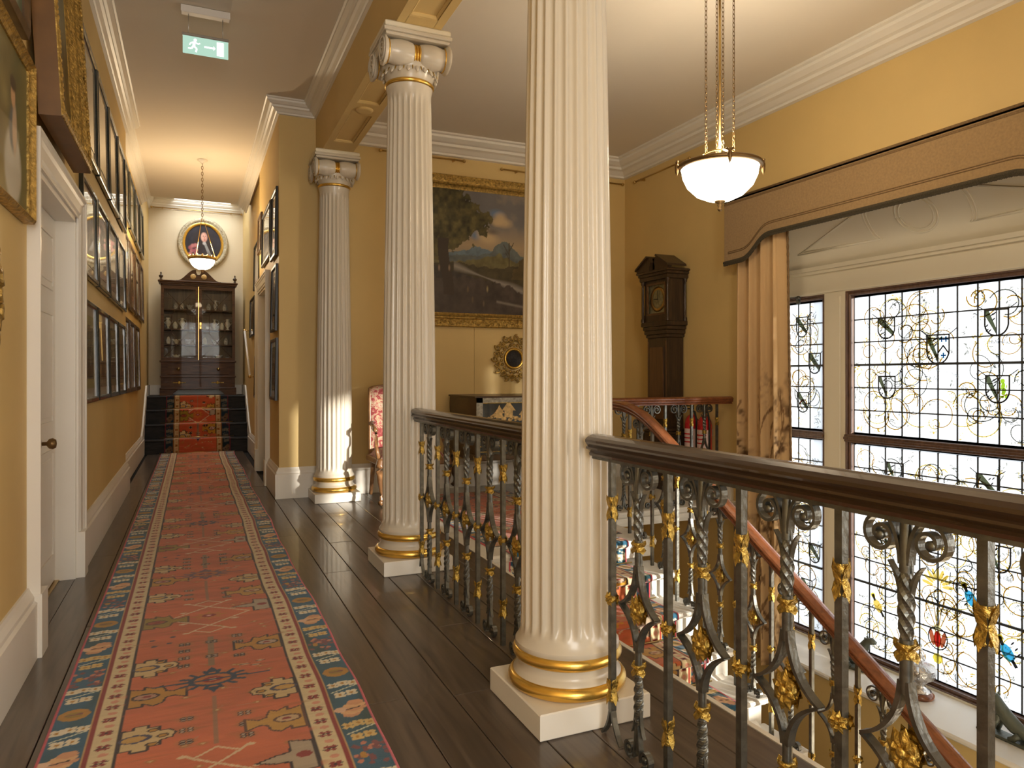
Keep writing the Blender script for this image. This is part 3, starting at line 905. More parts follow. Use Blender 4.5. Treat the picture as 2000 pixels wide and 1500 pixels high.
def make_column():
    root = empty('fluted_column')
    MB().bbox((-.215, -.215, 0), (.215, .215, .088), .004).build('plinth', MT['white'], root)
    base = MB().lathe([(.19, .088), (.196, .10), (.196, .14), (.182, .15), (.176, .165), (.180, .182), (.184, .20), (.184, .225), (.190, .23), (.1885, .245)], 64)
    base.build('base_moulding', MT['colwhite'], root)
    for r, z, h, b in ((.196, .114, .050, .026), (.184, .208, .044, .020)):
        MB().lathe(torus_prof(r, z, h, b), 64, cap=False).build('gilded_torus', MT['goldsmooth'], root)
    fluted_shaft().build('shaft', MT['colwhite'], root)
    MB().lathe(torus_prof(.142, 3.015, .030, .018), 48, cap=False).build('gilded_necking', MT['goldsmooth'], root)
    ech = MB().lathe([(.138, 3.02), (.142, 3.035), (.150, 3.06), (.166, 3.09), (.176, 3.115), (.170, 3.13), (.165, 3.20)], 48)
    ec = ech.build('echinus', MT['colwhite'], root)
    eg = MB()
    for k in range(20):
        a = 2 * PI * k / 20
        Mk = RZ(a) @ T(.166, 0, 3.078) @ RY(-.45)
        eg.sphere((0, 0, 0), .017, 8, 6, (.55, .75, 1.45), Mk)
    eg.build('egg_ornament', MT['colwhite'], ec)
    dt = MB()
    for k in range(20):
        a = 2 * PI * (k + .5) / 20
        dt.sphere((0, 0, 0), .007, 6, 4, (.6, .6, 3.2), RZ(a) @ T(.170, 0, 3.085) @ RY(-.45))
    dt.build('dart_ornament', MT['gold'], ec)
    for sy in (-1, 1):
        c = T(0, sy * .135, 3.165) @ RY(PI / 2)
        prof = []
        for k in range(33):
            x = -1 + 2 * k / 32
            ax = abs(x)
            r = .060 + .018 * math.sin(min(1, ax / .9) * PI) if ax < .9 else .088
            if ax < .10: r = .052
            if .86 < ax < .9: r = .070
            prof.append((r, x * .205))
        b = MB().lathe(prof, 28, c)
        for sx in (-1, 1):
            vm = MB(); volute(vm, sx * .209)
            b.add([tuple(T(0, sy * .135, 3.165) @ Vector(p)) for p in vm.v], vm.f, True)
        bo = b.build('volute_bolster', MT['colwhite'], root)
        g = MB()
        for dx in (-.016, 0, .016):
            g.lathe([(.050, dx - .009), (.062, dx - .005), (.065, dx), (.062, dx + .005), (.050, dx + .009)], 24, c, cap=False)
        for sx in (-1, 1):
            g.lathe([(.071, sx * .176 - .004), (.076, sx * .176), (.071, sx * .176 + .004)], 24, c, cap=False)
        g.build('gilded_band', MT['goldsmooth'], bo)
    # scroll faces on the sides join the two bolsters
    MB().box((-.20, -.10, 3.185), (.20, .10, 3.235)).build('volute_cushion', MT['colwhite'], root)
    ab = MB()
    pts = []
    for sx, sy in ((-1, -1), (1, -1), (1, 1), (-1, 1)):
        pts.append((sx * .205, sy * .205))
    ab.bbox((-.200, -.200, 3.242), (.200, .200, 3.262), .006).bbox((-.212, -.212, 3.262), (.212, .212, 3.285), .004)
    abo = ab.build('abacus', MT['colwhite'], root)
    MB().bbox((-.205, -.205, 3.285), (.205, .205, 3.326), .010).build('gilded_fillet', MT['cream'], abo)
    return root

col0 = make_column()
spots = [((1.250, 2.315, 0), 'nearest white fluted column with gilded rings, beside the foreground balustrade'),
         ((1.250, 4.405, 0), 'middle of three white fluted columns, ionic capital with gold bands'),
         ((1.250, 7.05, 0), 'farthest white fluted column, sunlit, standing against the ochre back wall')]
for i, (p, lb) in enumerate(spots):
    c = col0 if i == 0 else copy_tree(col0)
    c.location = p
    tag(c, lb, 'column', 'white fluted columns between corridor and stair hall')

# ================================================================== BALUSTRADES
# local frame: run along X, thickness Y, z up; floor at 0, underside of rail at .93
def spiral(cx, cz, r0, r1, a0, turns, n=22, sgn=1):
    out = []
    for k in range(n + 1):
        t = k / n
        a = a0 + sgn * turns * 2 * PI * t
        r = r0 + (r1 - r0) * t
        out.append((cx + r * math.cos(a), 0, cz + r * math.sin(a)))
    return out

def ribbon(m, pts, w, t0, t1=None):
    """flat forged bar: width w across the rail (Y), thickness t in the plane"""
    t1 = t0 if t1 is None else t1
    n = len(pts)
    P = [Vector(p) for p in pts]
    v = []; f = []
    for i, p in enumerate(P):
        t = (P[min(i + 1, n - 1)] - P[max(i - 1, 0)]).normalized()
        nrm = Vector((-t.z, 0, t.x))
        th = t0 + (t1 - t0) * i / (n - 1)
        for a, b in ((-1, -1), (1, -1), (1, 1), (-1, 1)):
            v.append(tuple(p + nrm * (a * th / 2) + Vector((0, b * w / 2, 0))))
    for i in range(n - 1):
        for k in range(4):
            f.append((i * 4 + k, i * 4 + (k + 1) % 4, (i + 1) * 4 + (k + 1) % 4, (i + 1) * 4 + k))
    f.append((3, 2, 1, 0)); f.append(tuple(range((n - 1) * 4, n * 4)))
    m.add(v, f)

def bez(p0, p1, p2, n=10):
    out = []
    for k in range(n + 1):
        t = k / n
        out.append(tuple((1 - t) ** 2 * np.array(p0) + 2 * t * (1 - t) * np.array(p1) + t * t * np.array(p2)))
    return out

def petals(m, c, n, r, w, tilt, thick=.004, M=None, ex=(1, 1)):
    """petals lying in the XZ plane facing -Y"""
    for k in range(n):
        a = 2 * PI * k / n + .2
        d = Vector((math.cos(a) * ex[0], 0, math.sin(a) * ex[1])); s = Vector((-math.sin(a), 0, math.cos(a)))
        for sy in (-1, 1):
            o = Vector(c)
            q = [o, o + d * r * .55 + s * w, o + d * r, o + d * r * .55 - s * w, o + d * r * .5]
            off = [.007, .009, tilt * .4, .009, .016]
            v = [tuple(p + Vector((0, sy * (e + .004), 0))) for p, e in zip(q, off)]
            m.add(v, [(0, 1, 4), (1, 2, 4), (2, 3, 4), (3, 0, 4)], False, M)

def collar_mesh(h, r, flare, wings=True):
    """gilt leaf collar, four horned leaves"""
    m = MB()
    m.lathe([(r * .9, -h / 2), (r * 1.15, -h * .42), (r * .95, -h * .3), (r * 1.25, -h * .05), (r * 1.05, h * .12), (r * 1.35, h * .34), (r * 1.15, h / 2)], 10)
    for k in range(4):
        a = PI / 2 * k
        Mk = RZ(a)
        for z0, z1, sg in ((h * .05, h * .62, 1), (-h * .05, -h * .62, -1)):
            e = flare if sg > 0 else flare * .8
            v = [(r * .95, -r * .9, z0), (r * .95, r * .9, z0), (r * 1.5, -r * .85, (z0 + z1) / 2), (r * 1.5, r * .85, (z0 + z1) / 2), (r + e, 0, z1), (r * .6, 0, (z0 + z1) / 2)]
            m.add(v, [(0, 1, 3, 2), (2, 3, 4), (0, 2, 4, 5), (1, 5, 4, 3)], False, Mk)
    return m.mesh('gilt_collar', MT['gold'])

def rosette_mesh(r, n=8, ex=(1, 1)):
    m = MB()
    petals(m, (0, 0, 0), n, r, r * .34, .018, ex=ex)
    for sy in (-1, 1):
        m.sphere((0, sy * .014, 0), r * .24, 8, 6, (1, .8, 1))
    m.lathe([(r * .45, -.010), (r * .55, 0), (r * .45, .010)], 10, RX(PI / 2))
    return m.mesh('gilt_rosette', MT['gold'])

ME_COLL = collar_mesh(.072, .0115, .011)
ME_COLL2 = collar_mesh(.050, .0165, .010)
ME_ROS = rosette_mesh(.026)
ME_FLOWER = rosette_mesh(.049, 8, (.75, 1.05))
ME_BALL = collar_mesh(.030, .0140, .013)

def plain_bar_mesh(foot=False):
    m = MB()
    w = .0098
    if foot:
        m.box((-w, -w, .10), (w, w, .935))
        for sg in (-1, 1):
            ribbon(m, bez((0, 0, .14), (sg * .004, 0, .05), (sg * .055, 0, .004), 8), .018, .011, .006)
    else:
        m.box((-w, -w, 0), (w, w, .935))
    return m.mesh('plain_bar', MT['iron'])

def ornate_bar_mesh():
    m = MB()
    # forked scroll foot
    m.lathe([(.010, .03), (.011, .11)], 8)
    for sg in (-1, 1):
        ribbon(m, bez((sg * .004, 0, .12), (sg * .008, 0, .05), (sg * .020, 0, .012), 6) , .018, .009, .008)
        pts = spiral(sg * .042, .030, .028, .007, -PI * .62 if sg > 0 else -PI * .38, 1.35, 22, sg)
        ribbon(m, pts, .020, .0075)
        m.lathe([(.001, -.012), (.010, -.010), (.010, .010), (.001, .012)], 10, T(sg * .042, 0, .030) @ RX(PI / 2))
        # small side leaf
        ribbon(m, bez((sg * .010, 0, .17), (sg * .016, 0, .11), (sg * .032, 0, .085), 6), .012, .008, .002)
    # twisted spindles
    def spindle(z0, z1, r, tw):
        n = 22; pr = []
        v = []; f = []; k_ = 10
        for i in range(n + 1):
            t = i / n
            rr = r * (.62 + .38 * math.sin(PI * min(1, max(0, t))) ** .6)
            for k in range(k_):
                a = 2 * PI * k / k_ + tw * t
                q = rr * (1.0 if k % 2 else .80)
                v.append((q * math.cos(a), q * math.sin(a), z0 + (z1 - z0) * t))
        for i in range(n):
            for k in range(k_):
                f.append((i * k_ + k, i * k_ + (k + 1) % k_, (i + 1) * k_ + (k + 1) % k_, (i + 1) * k_ + k))
        m.add(v, f, False)
    spindle(.105, .275, .0160, 7.5)
    m.lathe([(.0115, .27), (.0115, .375)], 10)
    # concave diamond of flat bars
    for sg in (-1, 1):
        ribbon(m, bez((sg * .006, 0, .345), (sg * .012, 0, .430), (sg * .098, 0, .468), 10), .022, .012, .007)
        ribbon(m, bez((sg * .006, 0, .610), (sg * .014, 0, .505), (sg * .098, 0, .468), 10), .022, .012, .007)
    m.lathe([(.0125, .585), (.0125, .69)], 10)
    spindle(.685, .825, .0165, -6.0)
    m.lathe([(.013, .82), (.0125, .87), (.011, .935)], 10)
    for sg in (-1, 1):
        # horned leaf
        ribbon(m, bez((sg * .008, 0, .775), (sg * .016, 0, .815), (sg * .036, 0, .836), 6), .014, .010, .002)
        # crowning scroll
        neck = bez((sg * .008, 0, .835), (sg * .012, 0, .905), (sg * .040, 0, .925), 8)
        sp = spiral(sg * .052, .885, .041, .012, PI * .58 if sg > 0 else PI * .42, 1.35, 30, -sg)
        ribbon(m, neck + sp[1:], .020, .0075)
        m.lathe([(.001, -.011), (.010, -.010), (.010, .010), (.001, .011)], 12, T(sg * .055, 0, .882) @ RX(PI / 2))
    return m.mesh('ornate_bar', MT['iron'])

ME_PLAIN = plain_bar_mesh(False); ME_PLAINF = plain_bar_mesh(True); ME_ORN = ornate_bar_mesh()

def plain_baluster(parent, loc, rz, foot=False, dz=0.0):
    b = inst('plain_baluster', ME_PLAINF if foot else ME_PLAIN, parent, loc, (0, 0, rz))
    inst('gilt_collar', ME_COLL, b, (0, 0, .765)); inst('gilt_rosette', ME_ROS, b, (0, 0, .466)); inst('gilt_collar', ME_COLL, b, (0, 0, .165), (PI, 0, 0))
    return b

def ornate_baluster(parent, loc, rz):
    b = inst('ornate_baluster', ME_ORN, parent, loc, (0, 0, rz))
    inst('gilt_collar', ME_BALL, b, (0, 0, .668)); inst('gilt_flower', ME_FLOWER, b, (0, 0, .473)); inst('gilt_collar', ME_BALL, b, (0, 0, .290))
    return b

RP = [(-.028, 0), (.028, 0), (.030, .008), (.026, .014), (.034, .020), (.042, .024), (.042, .030), (.036, .034), (.040, .040), (.045, .047), (.045, .055), (.036, .064), (.018, .071), (0, .073),
      (-.018, .071), (-.036, .064), (-.045, .055), (-.045, .047), (-.040, .040), (-.036, .034), (-.042, .030), (-.042, .024), (-.034, .020), (-.026, .014), (-.030, .008)]
def handrail(path, m, parent, name='handrail', zoff=.928):
    return MB().sweep([(a, b, c + zoff) for a, b, c in path], RP, capends=True).build(name, m, parent)

# foreground section, along the floor edge between near column and the frame edge
b1 = thing('balustrade', 'foreground balustrade of iron and gilt balusters under a dark mahogany rail', 'balustrade', (1.26, 2.02, 0), group='iron and gilt balustrades')
handrail([(0, -3.6, 0), (0, .10, 0)], MT['rail'], b1)
MB().box((-.024, -3.6, .918), (.024, .09, .930)).build('core_rail', MT['iron'], b1)
for k in range(17):
    y = -.152 * k
    if k % 2 == 0: plain_baluster(b1, (0, y, 0), PI / 2, k == 0)
    else: ornate_baluster(b1, (0, y, 0), PI / 2)

b2 = thing('balustrade', 'balustrade between the nearest and middle columns, with dark rail', 'balustrade', (1.26, 4.17, 0), group='iron and gilt balustrades')
handrail([(0, -1.665, 0), (0, .175, 0)], MT['rail'], b2)
MB().box((-.024, -1.66, .918), (.024, .16, .930)).build('core_rail', MT['iron'], b2)
for k in range(11):
    y = -.155 * k
    if k % 2 == 0: plain_baluster(b2, (0, y, 0), PI / 2, k == 0)
    else: ornate_baluster(b2, (0, y, 0), PI / 2)

# landing section and the raking section down the stairs
b3 = thing('balustrade', 'balustrade across the landing in front of the tall clock, red-brown rail', 'balustrade', (3.03, 5.41, 0), group='iron and gilt balustrades')
handrail([(0, -.53, 0), (0, 0, 0), (1.66, 0, 0)], MT['railred'], b3)
for k in range(11):
    x = .0 + .148 * k
    (plain_baluster if k % 2 == 0 else ornate_baluster)(b3, (x + .02, 0, 0), 0)
for k in range(1, 4):
    (plain_baluster if k % 2 == 0 else ornate_baluster)(b3, (0, -.152 * k, 0), PI / 2)

b4 = thing('balustrade', 'raking balustrade going down the stone stairs, red-brown handrail', 'balustrade', (3.03, YT, 0), group='iron and gilt balustrades')
sl = RI / GO
rp = [(0, .45, 0)]
for t in np.linspace(0, 1, 7):
    a = .30 * (1 - t) - .12 * t
    y = .34 - .52 * t
    z = -(sl * .52 / 2) * t * t * 1.0
    rp.append((0, y, z))
ye = rp[-1][1]; ze = rp[-1][2]
rp.append((0, ye - 4.2, ze - 4.2 * sl))
handrail(rp, MT['railred'], b4)
def rail_z(y):
    for (a, b_, c), (d, e, f_) in zip(rp, rp[1:]):
        if e <= y <= b_: return c + (f_ - c) * (y - b_) / (e - b_)
    return rp[-1][2]
k = 0
for st in range(0, 15):
    for q in range(2):
        y = .16 - GO * st - q * GO / 2 + .02
        # balusters stand on their tread: step index from y
        idx = 0 if y > -.005 else int(math.floor(-y / GO)) + 1
        zt = -RI * idx
        zr = rail_z(y)                     # underside offset of the rail at y
        fn = ornate_baluster if q == 1 else plain_baluster
        b = fn(b4, (0, y, zt), PI / 2)
        b.scale = (1, 1, (.93 + zr - zt) / .93)

# ================================================================== CARPETS
W = 1.03
us = np.linspace(0, W, 207)
vs = rows((0.0, 2.2, .012), (2.2, 6.0, .0055), (6.0, 12.60, .011))   # v = y + .5
R = Raster(us, vs, CR['field'])
paint_runner(R, W, 0, 12.6, 4)
def rug_fn(U, V):
    y = V - .5
    w = .004 * np.sin(y * 2.1 + .4) + .0025 * np.sin(y * 5.3) + .0015 * np.sin(y * 11.0 + U * 2)
    e = np.minimum(U, W - U)
    z = .010 * np.clip(e / .008, 0, 1) + .0015 + .0012 * np.sin(y * 9 + U * 7)
    return U - .445 + w * (U - .2) / .6, y, z
me = R.mesh('runner_carpet', MT['carpet'], rug_fn)
tag(inst('runner_carpet', me), 'long orange-red patterned runner carpet with blue floral borders on the corridor floor', 'carpet')

# strip over the four corridor steps
prof = []
yz = []
for k in range(4):
    y = ES[k] - .028; z0 = k * RISE + .004; z1 = (k + 1) * RISE + .006
    yz += [(y, z0), (y, z1 - .02), (y + .004, z1 - .004), (y + .016, z1)]
    yz += [((ES[k + 1] - .029) if k < 3 else 13.17, z1)]
L_ = [0.0]
for a, b in zip(yz, yz[1:]): L_.append(L_[-1] + math.hypot(b[0] - a[0], b[1] - a[1]))
L_ = np.array(L_); ys_ = np.array([p[0] for p in yz]); zs_ = np.array([p[1] for p in yz])
Wc = .94
R = Raster(np.linspace(0, Wc, 95), np.unique(np.concatenate([np.arange(0, L_[-1], .011), L_])), (182, 84, 52))
paint_runner(R, Wc, 0, L_[-1], 21)
for a in (0, Wc - .12): R.rect(a, 0, a + .12, 9, (18, 20, 24), .8)
for a in (.125, Wc - .2): R.rect(a, 0, a + .075, 9, (150, 112, 44), .45)
me = R.mesh('step_carpet', MT['carpet'], lambda U, V: (U - .40, np.interp(V, L_, ys_), np.interp(V, L_, zs_)))
tag(inst('step_carpet', me), 'red carpet strip climbing the four dark steps at the corridor end', 'carpet')
for k in range(4):
    MB().tube([(-.47, ES[k] - .036, k * RISE + .012), (.60, ES[k] - .036, k * RISE + .012)], .005, 8).build('stair_rod', MT['brass'], floor_upper)

# landing carpet and stair carpet
Wl = 1.10
R = Raster(np.linspace(0, Wl, 130), np.arange(0, 2.25, .011), CR['field'])
paint_runner(R, Wl, 0, 2.25, 31)
me = R.mesh('landing_carpet', MT['carpet'], lambda U, V: (1.87 + U * 1.0, 4.62 + V, .006 * np.clip(np.minimum(U, Wl - U) / .008, 0, 1) + .001))
tag(inst('landing_carpet', me), 'orange-red patterned carpet on the stone landing before the chair and chest', 'carpet')
yz = []
for k in range(1, NS + 1):
    z1 = -RI * (k - 1) + .008; z0 = -RI * k + .008; y = YT - GO * (k - 1) - .052
    yz += [(y + .05 if k > 1 else YT + .08, z1), (y + .010, z1), (y, z1 - .012), (y - .001, z1 - .040), (y + .030, z1 - .06), (y + .030, z0)]
L_ = [0.0]
for a, b in zip(yz, yz[1:]): L_.append(L_[-1] + math.hypot(b[0] - a[0], b[1] - a[1]))
L_ = np.array(L_); ys_ = np.array([p[0] for p in yz]); zs_ = np.array([p[1] for p in yz])
Ws = .93
R = Raster(np.linspace(0, Ws, 140), np.unique(np.concatenate([np.arange(0, L_[-1], .010), L_])), CR['field'])
paint_runner(R, Ws, 0, L_[-1], 57)
me = R.mesh('stair_carpet', MT['carpet'], lambda U, V: (1.94 + U, np.interp(V, L_, ys_), np.interp(V, L_, zs_)))
tag(inst('stair_carpet', me), 'patterned red and blue carpet running down the white stone stairs', 'carpet')
for k in range(1, 12):
    y = YT - GO * (k - 1) - .030; z = -RI * k + .016
    MB().tube([(1.90, y, z), (2.91, y, z)], .0055, 8).build('stair_rod', MT['brass'], stair)

# ================================================================== STAIR WINDOW
window_1 = tstruct('window_1')
YZ = Matrix(((0, 0, 1, 0), (-1, 0, 0, 0), (0, 1, 0, 0), (0, 0, 0, 1)))   # (a, b, c) -> x = c, y = -a, z = b ; reads left to right from indoors
def flat(m, pts, x0, x1):
    """pts in (y, z); a thin plate between x0 and x1"""
    m.prism([(-y, z) for y, z in pts], x0, x1, YZ)
LIGHTS = {'narrow': (4.845, 5.262, 3), 'wide': (2.957, 4.495, 10), 'narrow2': (2.19, 2.607, 3)}
ZU0, ZU1, NU_ = .703, 1.876, 6
ZL0, ZL1, NL_ = -1.160, .600, 9
XG = 5.270
# white surround filling the recess around the lights
sr = MB()
FW = .062
for (a, b) in ((5.262 + FW, WY1), (4.495 + FW, 4.845 - FW), (2.607 + FW, 2.957 - FW), (WY0, 2.19 - FW)):
    sr.box((XG - .044, a, WZ0 + .01), (XG + .079, b, 1.9375))
    if b - a > .1 and a > WY0 + .1:
        sr.box((XG - .060, a + .045, WZ0 + .02), (XG - .045, b - .045, 1.90))
sr.box((XG - .045, WY0, 1.936), (XG + .08, WY1, 2.19)).box((XG - .045, WY0, WZ0), (XG + .08, WY1, -1.160 - FW + .005))
sr.box((XG - .068, WY0, 1.945), (XG - .045, WY1, 1.962)).box((XG - .085, WY0, 2.125), (XG - .045, WY1, 2.150)).box((XG - .115, WY0, 2.150), (XG - .045, WY1, 2.185))
sr.build('window_surround', MT['cream'], window_1)
rv = MB()
rv.prism([(XE - .002, WF1 - .012), (XG + .08, WY1 - .012), (XG + .08, WY1 + .002), (XE - .002, WF1 + .001)], WZ0, WZ1).prism([(XE - .002, WF0 - .001), (XG + .08, WY0 - .002), (XG + .08, WY0 + .012), (XE - .002, WF0 + .012)], WZ0, WZ1)
rv.build('reveal_lining', MT['cream'], window_1)
# sloping cove from the lintel up to the wall face, with plaster mouldings
cv = MB()
CX0, CZ0, CX1, CZ1 = 5.20, 2.185, 4.735, 2.795
cv.add([(CX0, WY0, CZ0), (CX0, WY1, CZ0), (CX1, WY1, CZ1), (CX1, WY0, CZ1), (CX0 + .1, WY0, CZ0 + .1), (CX0 + .1, WY1, CZ0 + .1), (CX1 + .1, WY1, CZ1 + .06), (CX1 + .1, WY0, CZ1 + .06)],
       [(0, 1, 2, 3), (7, 6, 5, 4), (0, 4, 5, 1), (3, 2, 6, 7), (0, 3, 7, 4), (1, 5, 6, 2)])
cove = cv.build('plaster_cove', MT['cream'], window_1)
ev = Vector((CX1 - CX0, 0, CZ1 - CZ0)); LV = ev.length; ev.normalize()
en = Vector((-ev.z, 0, ev.x)) if ev.x < 0 else Vector((ev.z, 0, -ev.x))
en = Vector((-(CZ1 - CZ0), 0, (CX1 - CX0))).normalized()
def cp(y, t, h=0.0):
    p = Vector((CX0, y, CZ0)) + ev * (t * LV) + en * h
    return tuple(p)
def cove_mould(pts, r=.009):
    MB().tube([cp(y, t, .002) for y, t in pts], r, 6).build('cove_moulding', MT['cream'], cove)
for rr_ in (.135, .165):
    cove_mould([(3.726 + rr_ * math.cos(a), .40 + rr_ / LV * math.sin(a)) for a in np.linspace(0, 2 * PI, 37)], .007)
for sg in (1, -1):
    for d in (0, .028):
        arc = [(3.726 + sg * (.36 + d) + sg * .05 * math.cos(a), .40 + .20 * math.sin(a)) for a in np.linspace(-PI / 2, PI / 2, 11)]
        cove_mould([(3.726 + sg * (1.25 - 2.2 * d), .20 + d)] + arc[:1] + arc + [(3.726 + sg * (1.25 - 2.2 * d), .20 + d)], .006)

def pane_grid(y0, y1, n, z0, z1, m_):
    w = (y1 - y0) / n; h = (z1 - z0) / m_
    me = MB().box((-.002, 0, 0), (.002, w - .004, h - .004)).mesh('pane', MT['glass'])
    for i in range(n):
        for j in range(m_):
            inst('pane', me, window_1, (XG, y0 + i * w + .002, z0 + j * h + .002))
def lead_grid(y0, y1, n, z0, z1, m_, heavy=()):
    m = MB(); w = (y1 - y0) / n; h = (z1 - z0) / m_
    for i in range(1, n):
        m.box((XG - .006, y0 + i * w - .0052, z0), (XG + .006, y0 + i * w + .0052, z1))
    for j in range(1, m_):
        e = .0088 if j in heavy else .0048
        m.box((XG - (.012 if j in heavy else .0055), y0, z0 + j * h - e), (XG + .0055, y1, z0 + j * h + e))
    m.build('lead_came', MT['lead'], window_1)
def wood_frame(y0, y1, z0, z1):
    pr = [(0, -.02), (.018, -.02), (.020, .022), (.032, .030), (.044, .026), (.050, .040), (FW, .040), (FW, -.02)]
    m = MB()
    ring = []
    for (a, b) in pr:
        ring.append([(XG - b, y0 - a, z0 - a), (XG - b, y1 + a, z0 - a), (XG - b, y1 + a, z1 + a), (XG - b, y0 - a, z1 + a)])
    v = [p for r_ in ring for p in r_]; f = []
    for k in range(len(pr)):
        k2 = (k + 1) % len(pr)
        for c in range(4):
            f.append((k * 4 + c, k * 4 + (c + 1) % 4, k2 * 4 + (c + 1) % 4, k2 * 4 + c))
    m.add(v, f)
    m.build('window_frame', MT['winwood'], window_1)
for nm, (y0, y1, n) in LIGHTS.items():
    pane_grid(y0, y1, n, ZU0, ZU1, NU_); pane_grid(y0, y1, n, ZL0, ZL1, NL_)
    lead_grid(y0, y1, n, ZU0, ZU1, NU_, (3,)); lead_grid(y0, y1, n, ZL0, ZL1, NL_, (3, 6))
    wood_frame(y0, y1, ZU0 - .0, ZU1); wood_frame(y0, y1, ZL0, ZL1 - .0)
    MB().bbox((XG - .055, y0 - FW, ZL1 + .018), (XG + .02, y1 + FW, ZU0 - .018), .006).bbox((XG - .068, y0 - FW, .64), (XG - .05, y1 + FW, .665), .004).build('transom', MT['winwood'], window_1)
MB().tube([(XG - .10, 5.33, 1.925), (XG - .08, 5.20, 1.935), (XG - .07, 5.06, 1.935)], .006, 6).sphere((XG - .075, 5.06, 1.925), .022, 8, 6).box((XG - .08, 5.04, 1.87), (XG - .065, 5.08, 1.91)).build('window_catch', MT['iron'], window_1)
# sill
MB().bbox((XE - .035, WF0 - .06, WZ0 - .04), (XG + .02, WF1 + .06, WZ0), .012).build('window_sill', MT['white'], window_1)

# ---- painted glass
XP = XG - .0075
def P2(y, z): return (y, z)
def shield_outline(y, z, w, h, n=9):
    """top edge at z + h/2; pts ccw seen from indoors"""
    pts = [(y + w / 2, z + h / 2), (y + w / 2, z - h * .05)]
    for k in range(1, n):
        t = k / n
        pts.append((y + w / 2 * (1 - t ** 1.8), z - h * .05 - h * .45 * math.sin(t * PI / 2) ** 1.0))
    pts.append((y, z - h / 2))
    L2 = [(2 * y - a, b) for a, b in pts[:-1]][::-1]
    return pts + L2
def stroke(m, pts, w, x=XP, closed=False):
    P = [Vector((p[0], p[1])) for p in pts]; n = len(P)
    for i in range(n if closed else n - 1):
        a, b = P[i], P[(i + 1) % n]
        d = b - a
        if d.length < 1e-6: continue
        d.normalize(); s = Vector((-d.y, d.x)) * w / 2
        a2 = a - d * w * .25; b2 = b + d * w * .25
        q = [a2 + s, a2 - s, b2 - s, b2 + s]
        m.add([(x, p.x, p.y) for p in q] + [(x + .0012, p.x, p.y) for p in q], [(0, 1, 2, 3), (7, 6, 5, 4), (0, 4, 5, 1), (1, 5, 6, 2), (2, 6, 7, 3), (3, 7, 4, 0)])
def spot(m, y, z, r, x=XP, dx=1.0, dy=1.0, rot=0.0, n=8):
    q = []
    for k in range(n):
        a = 2 * PI * k / n
        u, w_ = r * dx * math.cos(a), r * dy * math.sin(a)
        q.append((y + u * math.cos(rot) - w_ * math.sin(rot), z + u * math.sin(rot) + w_ * math.cos(rot)))
    m.add([(x, a, b) for a, b in q], [tuple(range(n))])
def plate(m, pts, x=XP):
    m.add([(x, a, b) for a, b in pts], [tuple(range(len(pts)))])

def heraldic(y, z, w, h, kind='bend', name='painted_shield'):
    out = shield_outline(y, z, w, h)
    m = MB(); plate(m, out, XP + .001)
    sh = m.build(name, MT['st_white'], window_1)
    o = MB(); stroke(o, out, .0115, XP - .001, True)
    o.build('shield_lead', MT['lead'], sh)
    g = MB(); e = MB()
    full = kind in ('bend', 'chevron')
    x1 = y + w / 2 - .005; xm = y - w / 2 + .005 if full else y
    bw_ = w * (.17 if full else .14)
    zb_ = (-.20, -.42) if full else (-.24, -.46)
    plate(g, [(x1, z + h * .47), (x1 - w * (.24 if full else .15), z + h * .47), (xm, z + h * zb_[0]), (xm + (.004 if full else 0), z + h * zb_[1]), (x1, z + h * .26)], XP - .0005)
    g.build('shield_bend', MT['st_green'], sh)
    for (a, b) in ((.62, .32), (.80, .36), (.74, .14), (.18, -.10), (.20, -.28), (.42, -.30)):
        yy = y + w / 2 - w * a * (1 if full else .52)
        spot(e, yy, z + h * b, w * .07, XP - .0008, .45, 1.3, .8)
    e.build('ermine_spot', MT['st_ink'], sh)
    if kind == 'impaled' or kind == 'cross' or kind == 'lion':
        d = MB(); stroke(d, [(y, z + h / 2), (y, z - h / 2)], .007, XP - .001); d.build('shield_lead', MT['lead'], sh)
    if kind == 'cross':
        c = MB()
        for (a, b) in ((-.17, .34), (-.36, .34), (-.25, -.22)):
            cy, cz = y + w * a, z + h * b
            stroke(c, [(cy - w * .085, cz), (cy + w * .085, cz)], w * .055, XP - .0008); stroke(c, [(cy, cz - w * .085), (cy, cz + w * .085)], w * .055, XP - .0008)
            for dy_, dz_ in ((1, 0), (-1, 0), (0, 1), (0, -1)): spot(c, cy + dy_ * w * .085, cz + dz_ * w * .085, w * .04)
        c.build('cross_charge', MT['st_blue'], sh)
        k = MB(); stroke(k, [(y - .004, z - h * .12), (y - w * .24, z + h * .12), (y - w * .46, z - h * .12)], .010, XP - .0008); k.build('chevron_charge', MT['st_ink'], sh)
        s_ = MB(); spot(s_, y + w * .37, z + h * .30, w * .075, XP - .0015); s_.build('yellow_ring', MT['st_yellow'], sh)
    if kind == 'lion':
        c = MB()
        for (a, b, r_, dx, dy) in ((-.22, .30, .10, 1, 1.1), (-.24, .12, .10, .9, 1.6), (-.27, -.08, .11, .8, 1.6), (-.20, -.27, .07, 1.6, .7), (-.36, -.25, .06, .8, 1.6), (-.10, .22, .05, 1.6, .6), (-.38, .10, .04, .7, 2.2), (-.12, .02, .045, 1.6, .6)):
            spot(c, y + w * a, z + h * b, w * r_, XP - .0008, dx, dy, .2)
        c.build('green_lion', MT['st_lime'], sh)
    if kind == 'chevron':
        c = MB(); stroke(c, [(y + w * .30, z - h * .08), (y, z + h * .12), (y - w * .30, z - h * .08)], .014, XP - .0012); c.build('red_chevron', MT['st_red'], sh)
    # leads that tie the shield to the lattice
    t = MB()
    stroke(t, [(y + w / 2, z + h / 2), (y + w * .85, z + h * .72)], .006); stroke(t, [(y - w / 2, z + h / 2), (y - w * .85, z + h * .72)], .006)
    t.build('shield_lead', MT['lead'], sh)
    return sh
